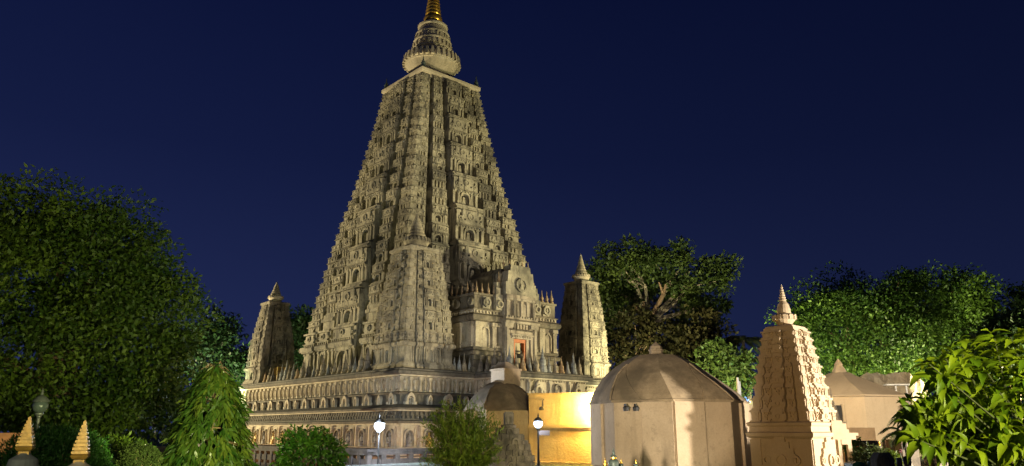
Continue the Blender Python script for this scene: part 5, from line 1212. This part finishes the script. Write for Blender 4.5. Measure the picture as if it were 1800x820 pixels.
# fig trunk seen at the left edge
# palms
def palm(name, label, px, pcrown, Y, nfr, flen, trunk_r, seed, cat='palm', up=.7):
    rr = random.Random(seed); c = at(px, pcrown, Y); g = -.05; t = thing(name, label, cat, (c.x, Y, g)); H = c.z-g
    m = MB(); m.tube([(.25*trunk_r*8, 0, 0), (.12*trunk_r*8, 0, H*.5), (0, 0, H)], [trunk_r*1.25, trunk_r, trunk_r*.7], 8); 
    for i in range(8): z = H*(.1+.8*i/8); m.lathe(.25*trunk_r*8*(1-z/H), 0, [(trunk_r*1.18, z), (trunk_r*1.22, z+.015), (trunk_r*1.15, z+.03)], 8)
    m.build('trunk', M['bark_pale'], t)
    Ps, Ds, Ns, Ss, Ts = [], [], [], [], []; q = MB()
    for i in range(nfr):
        th = 6.283*i/nfr+rr.uniform(-.3, .3); el = rr.uniform(.2, 1.0)*up+.15; L = flen*rr.uniform(.8, 1.1); pts = []
        d = Vector((math.cos(th), math.sin(th), 0)); side = Vector((-math.sin(th), math.cos(th), 0)); tn = rr.random()
        for j in range(11):
            f = j/10; pts.append(Vector((0, 0, H))+d*L*f*math.cos(el)*1.0+Vector((0, 0, L*(f*math.sin(el)-.75*f*f))))
        q.tube(pts, [.018*(1-.8*j/10) for j in range(11)], 4)
        for j in range(60):
            f = .10+.9*j/60; a_ = pts[min(9, int(f*10))].lerp(pts[min(10, int(f*10)+1)], f*10-int(f*10)); tg = (pts[min(10, int(f*10)+1)]-pts[int(f*10)] if f < 1 else d).normalized()
            for s in (-1, 1): Ps.append(a_); Ds.append(side*s*.75+tg*.75+Vector((0, 0, -.25+rr.uniform(-.1, .1)))); Ns.append(Vector((0, 0, 1))+tg*.2); Ss.append(L*.24*math.sin(math.pi*(.12+.84*f))+.02); Ts.append(min(1, .7*tn+.3*rr.random()))
    link('fronds', leaf_mesh('fronds', np.array(Ps), np.array(Ds), np.array(Ns), np.array(Ss), .09, M['leaf_palm'], np.array(Ts), .04), t); q.build('midribs', M['leaf_palm'], t); return t
palm('garden_palm', 'small palm with pale trunk in front of the low domed shrine', 1588, 762, 25, 11, 1.15, .075, 3)
palm('garden_palm', 'small palm at far right with slim pale trunk, beside the pale hut', 1743, 785, 17, 9, .85, .05, 5, up=1.0)
palm('garden_palm', 'pale fan of palm fronds behind the left edge of the broad-leaved tree', 1612, 728, 31, 12, 1.5, .09, 9, up=1.0)
palm('tall_palm', 'dark palm far behind, left of the carved tower against the sky', 1306, 600, 85, 14, 4.0, .25, 11)
# low plants
bush('leafy_shrub', 'low leafy shrub in front of the stucco wall', 1528, 786, 62, 24, M['leaf_palm'], 60, 26, .16, .16, .3, .8)
bush('leafy_shrub', 'small bright green plant beside the ringed grey-brown stupa', 1708, 800, 26, 19, M['leaf_big'], 30, 20, .10, .16, .3, 1.0)
bush('leafy_shrub', 'yellowish plant right of the carved stele', 1561, 800, 20, 23, M['leaf_feather'], 24, 20, .10, .15, .3, 1.0)
bush('leafy_shrub', 'green creeper beside the lit side porch of the carved tower', 1497, 776, 16, 34, M['leaf_feather'], 26, 20, .16, .2, .3, 1.4)
def flower(px, py, Y, label, r, mat):
    p = at(px, py, Y); t = thing('red_flower', label, 'flower', (p.x, Y, 0)); m = MB()
    for i in range(5): th = i*1.257; ball(m, r*.7*math.cos(th), r*.5, p.z+r*.7*math.sin(th), r*.6, r*.4, r*.6, 8, 5)
    ball(m, 0, 0, p.z, r*.4, r*.5, r*.4, 8, 5); m.build('petals', mat, t, smooth=True)
    m = MB(); m.tube([(.1, .1, 0), (.05, .06, p.z*.6), (0, .03, p.z-.02)], [.015, .011, .008], 5); m.build('stem', M['leaf_palm'], t)
flower(1714, 792, 15, 'bright red flower left of the gold ringed stupa', .035, M['petal_red'])
flower(1508, 786, 36, 'small red flower in front of the stucco wall', .055, M['petal_red'])
flower(1583, 793, 24, 'dark red flower cluster in front of the terracotta block', .05, plain('dark_red_petal', (.12, .02, .02), .7, 0, .2, bump=0))

# broad-leaved tree in the right foreground
M['twig'] = plain('green_twig', (.05, .06, .02), .7, 0, .3)
def broadleaf():
    Yc = 5.4; base = at(1790, 758, Yc); t = thing('broad_leaved_tree', 'broad-leaved bright green small tree in the right foreground', 'tree', (base.x+.15, Yc, 0)); B = Vector(t.location)
    Ps, Ds, Ns, Ss, Ts = [], [], [], [], []; m = MB()
    head = Vector((.15, .2, 1.2)); m.tube([(0, 0, -.1), (.02, 0, .7), tuple(head)], [.06, .05, .045], 8)
    region = [(1625, 640), (1660, 625), (1700, 600), (1740, 585), (1780, 592), (1650, 670), (1690, 655), (1730, 640), (1770, 630), (1800, 625), (1630, 705), (1670, 700), (1710, 690), (1750, 680), (1790, 670), (1608, 738), (1640, 735), (1680, 735), (1725, 730), (1765, 725), (1800, 715), (1640, 765), (1675, 762), (1715, 765), (1755, 760), (1795, 760), (1610, 712), (1600, 745), (1840, 600), (1840, 650), (1840, 700), (1840, 760), (1880, 640), (1880, 720), (1588, 735), (1594, 758), (1690, 785), (1650, 785), (1775, 775), (1810, 780)]
    for px, py in region:
        for rep in range(4):
            Yd = Yc+rng.uniform(-.5, .5)+.3*rep; e = at(px+rng.uniform(-14, 14), py+rng.uniform(-12, 12), Yd)-B
            mid = head.lerp(e, .55)+Vector((rng.uniform(-.08, .08), rng.uniform(-.08, .08), rng.uniform(-.02, .12)))
            if rep == 0: m.tube([tuple(head), tuple(mid), tuple(e)], [.013, .008, .004], 5)
            dr = (e-mid).normalized(); tn = rng.random()*.5
            for j in range(13):
                th = j*2.4+rng.uniform(-.3, .3); a_ = dr.orthogonal().normalized(); b_ = dr.cross(a_); o = a_*math.cos(th)+b_*math.sin(th)
                f = rng.uniform(.0, .28); Ps.append(e-dr*f); d_ = o*.95+dr*(.55-f)+Vector((-.18, -.25, -.32)); Ds.append(d_); Ns.append(Vector((rng.gauss(0, .3), rng.gauss(-.55, .3), 1.0))); Ss.append(rng.uniform(.085, .17)); Ts.append(min(1, tn+rng.random()*.5))
    link('crown', leaf_mesh('crown', np.array(Ps), np.array(Ds), np.array(Ns), np.array(Ss), .38, M['leaf_big'], np.array(Ts), .1, True), t)
    m.build('trunk', M['twig'], t)
broadleaf()

# ================================================================ PEOPLE AND SMALL THINGS AT THE RIGHT EDGE
M['skin'] = plain('skin', (.36, .20, .12), .55, 0, .06, 8, 0); M['hair'] = plain('black_hair', (.012, .010, .009), .5, 0, .2, 30, 0)
def person(px, ptop, Y, label, cloth, rz=0, arm=None, sc=1.0):
    top = at(px, ptop, Y); h = 1.66*sc; p0 = Vector((top.x, Y, top.z-h))
    t = thing('person', label, 'person', p0, rz)
    k = sc
    V = [(0, 0, .93), (0, 0, 1.10), (0, .01, 1.28), (0, .01, 1.40), (0, 0, 1.47), (0, -.01, 1.53), (0, -.02, 1.60)]; Rr = [(.15, .11), (.13, .10), (.16, .11), (.13, .09), (.055, .055), (.078, .092), (.075, .09)]
    E = [(0, 1), (1, 2), (2, 3), (3, 4), (4, 5), (5, 6)]
    def chain(root, pts):
        prev = root
        for q, r in pts: V.append(q); Rr.append((r, r)); E.append((prev, len(V)-1)); prev = len(V)-1
    for s in (-1, 1):
        chain(0, [((s*.09, 0, .86), .09), ((s*.10, -.01, .48), .058), ((s*.10, .02, .09), .042), ((s*.11, -.10, .03), .035)])
        if arm and s == arm[0]: chain(3, [((s*.17, 0, 1.37), .055)]+[(q, r) for q, r in arm[1]])
        else: chain(3, [((s*.17, .01, 1.36), .055), ((s*.22, .03, 1.10), .042), ((s*.20, -.08, .90), .030), ((s*.19, -.13, .83), .026)])
    me = bpy.data.meshes.new('body'); me.from_pydata([tuple(c*k for c in v) for v in V], E, []); me.materials.append(M['skin'])
    o = link('body', me, t); sm = o.modifiers.new('skin', 'SKIN'); sl = me.skin_vertices[0].data
    for d, r in zip(sl, Rr): d.radius = (r[0]*k, r[1]*k)
    sl[0].use_root = True
    o.modifiers.new('sub', 'SUBSURF').render_levels = 2; sm.use_smooth_shade = True
    m = MB()
    m.lathe(0, .015*k, [(.098*k, 1.585*k), (.105*k, 1.62*k), (.10*k, 1.66*k), (.07*k, 1.70*k), (.02*k, 1.72*k)], 14, 1, 1.08)
    m.lathe(0, .05*k, [(.07*k, 1.48*k), (.088*k, 1.53*k), (.095*k, 1.60*k), (.06*k, 1.66*k)], 12, 1, .75); m.build('hair', M['hair'], t, smooth=True)
    m = MB(); m.lathe(0, 0, [(.20*k, .80*k), (.185*k, .95*k), (.155*k, 1.12*k), (.185*k, 1.30*k), (.19*k, 1.37*k), (.12*k, 1.43*k), (.075*k, 1.45*k)], 16, 1.08, .72); m.build('shirt', cloth, t, smooth=True)
    m = MB()
    for s in (-1, 1): m.tube([(s*.09*k, 0, .86*k), (s*.10*k, -.01*k, .48*k), (s*.10*k, .01*k, .06*k)], [.115*k, .085*k, .07*k], 10)
    m.build('trousers', plain('dark_trousers', (.04, .04, .06), .8, 0, .2), t, smooth=True)
    m = MB()
    for s in (-1, 1):
        ball(m, s*.033*k, -.088*k, 1.585*k, .013*k, .008*k, .009*k, 8, 5); ball(m, s*.092*k, 0, 1.575*k, .014*k, .02*k, .03*k, 8, 5)
    ball(m, 0, -.105*k, 1.56*k, .014*k, .02*k, .022*k, 8, 5); m.build('face_detail', M['skin'], t, smooth=True); return t
person(1739, 812, 17, 'dark haired person of whom only the head shows, right of the ringed stupa', plain('grey_shirt', (.25, .25, .27), .8, 0, .1), R(20))
person(1770, 814, 18, 'dark haired person at the far right with only the crown of the head showing', plain('brown_shirt', (.2, .13, .09), .8, 0, .1), R(-10))
person(1593, 806, 20, 'dark haired person in pale shirt with raised arm by the palm trunk', plain('pale_shirt', (.6, .57, .46), .8, 0, .1), R(-60), arm=(1, [((.30, -.10, 1.26), .042), ((.26, -.26, 1.42), .032), ((.24, -.31, 1.50), .026)]))
# framed picture held up
p_ = at(1581, 812, 19.4); t = thing('picture_frame', 'small turquoise framed picture standing in front of the terracotta block', 'picture', (p_.x, 19.4, 0), R(-8))
zt_ = at(1581, 805, 19.4).z; 
m = MB()
for a, b, c, d in ((-.06, -.045, zt_-.26, zt_), (.045, .06, zt_-.26, zt_), (-.045, .045, zt_-.016, zt_-.001), (-.045, .045, zt_-.259, zt_-.244)): m.box(ID, a, b, c, d, -.02, .012)
m.build('frame', plain('turquoise_paint', (.05, .16, .14), .5, 0, .15), t)
m = MB(); m.box(ID, -.044, .044, zt_-.243, zt_-.017, -.018, .0); m.build('picture', plain('dull_orange_picture', (.40, .22, .15), .6, 0, .5, 14), t)
m = MB(); m.box(ID, -.015, .015, 0, zt_-.26, -.02, 0); m.build('stake', M['bark'], t)
# green bin
p_ = at(1512, 820, 20); zt_ = at(1512, 812, 20).z; t = thing('green_bin', 'dark green rounded bin with turquoise upright at its right, below the stucco wall', 'bin', (p_.x, 20, 0))
m = MB(); m.prism(ID, [(-.19, 0), (.19, 0), (.19, zt_-.10), (.1, zt_-.02), (-.06, zt_), (-.19, zt_-.05)], -.5, 0); m.build('body', plain('dark_green_plastic', (.012, .10, .065), .4, 0, .15), t)
m = MB(); m.box(ID, .20, .25, 0, zt_+.0, -.06, .03, .008, .01); m.build('upright', plain('turquoise_plastic', (.03, .28, .22), .4, 0, .1), t)
# white pole at right edge
q = at(1798, 792, 14); m = MB(); m.tube([(0, 0, 0), (0, 0, q.z)], [.02, .02], 8); tag(m.build('white_pole', M['white_metal'], None, (q.x, 14, 0)), 'thin white pole at the right edge of the view', 'pole')
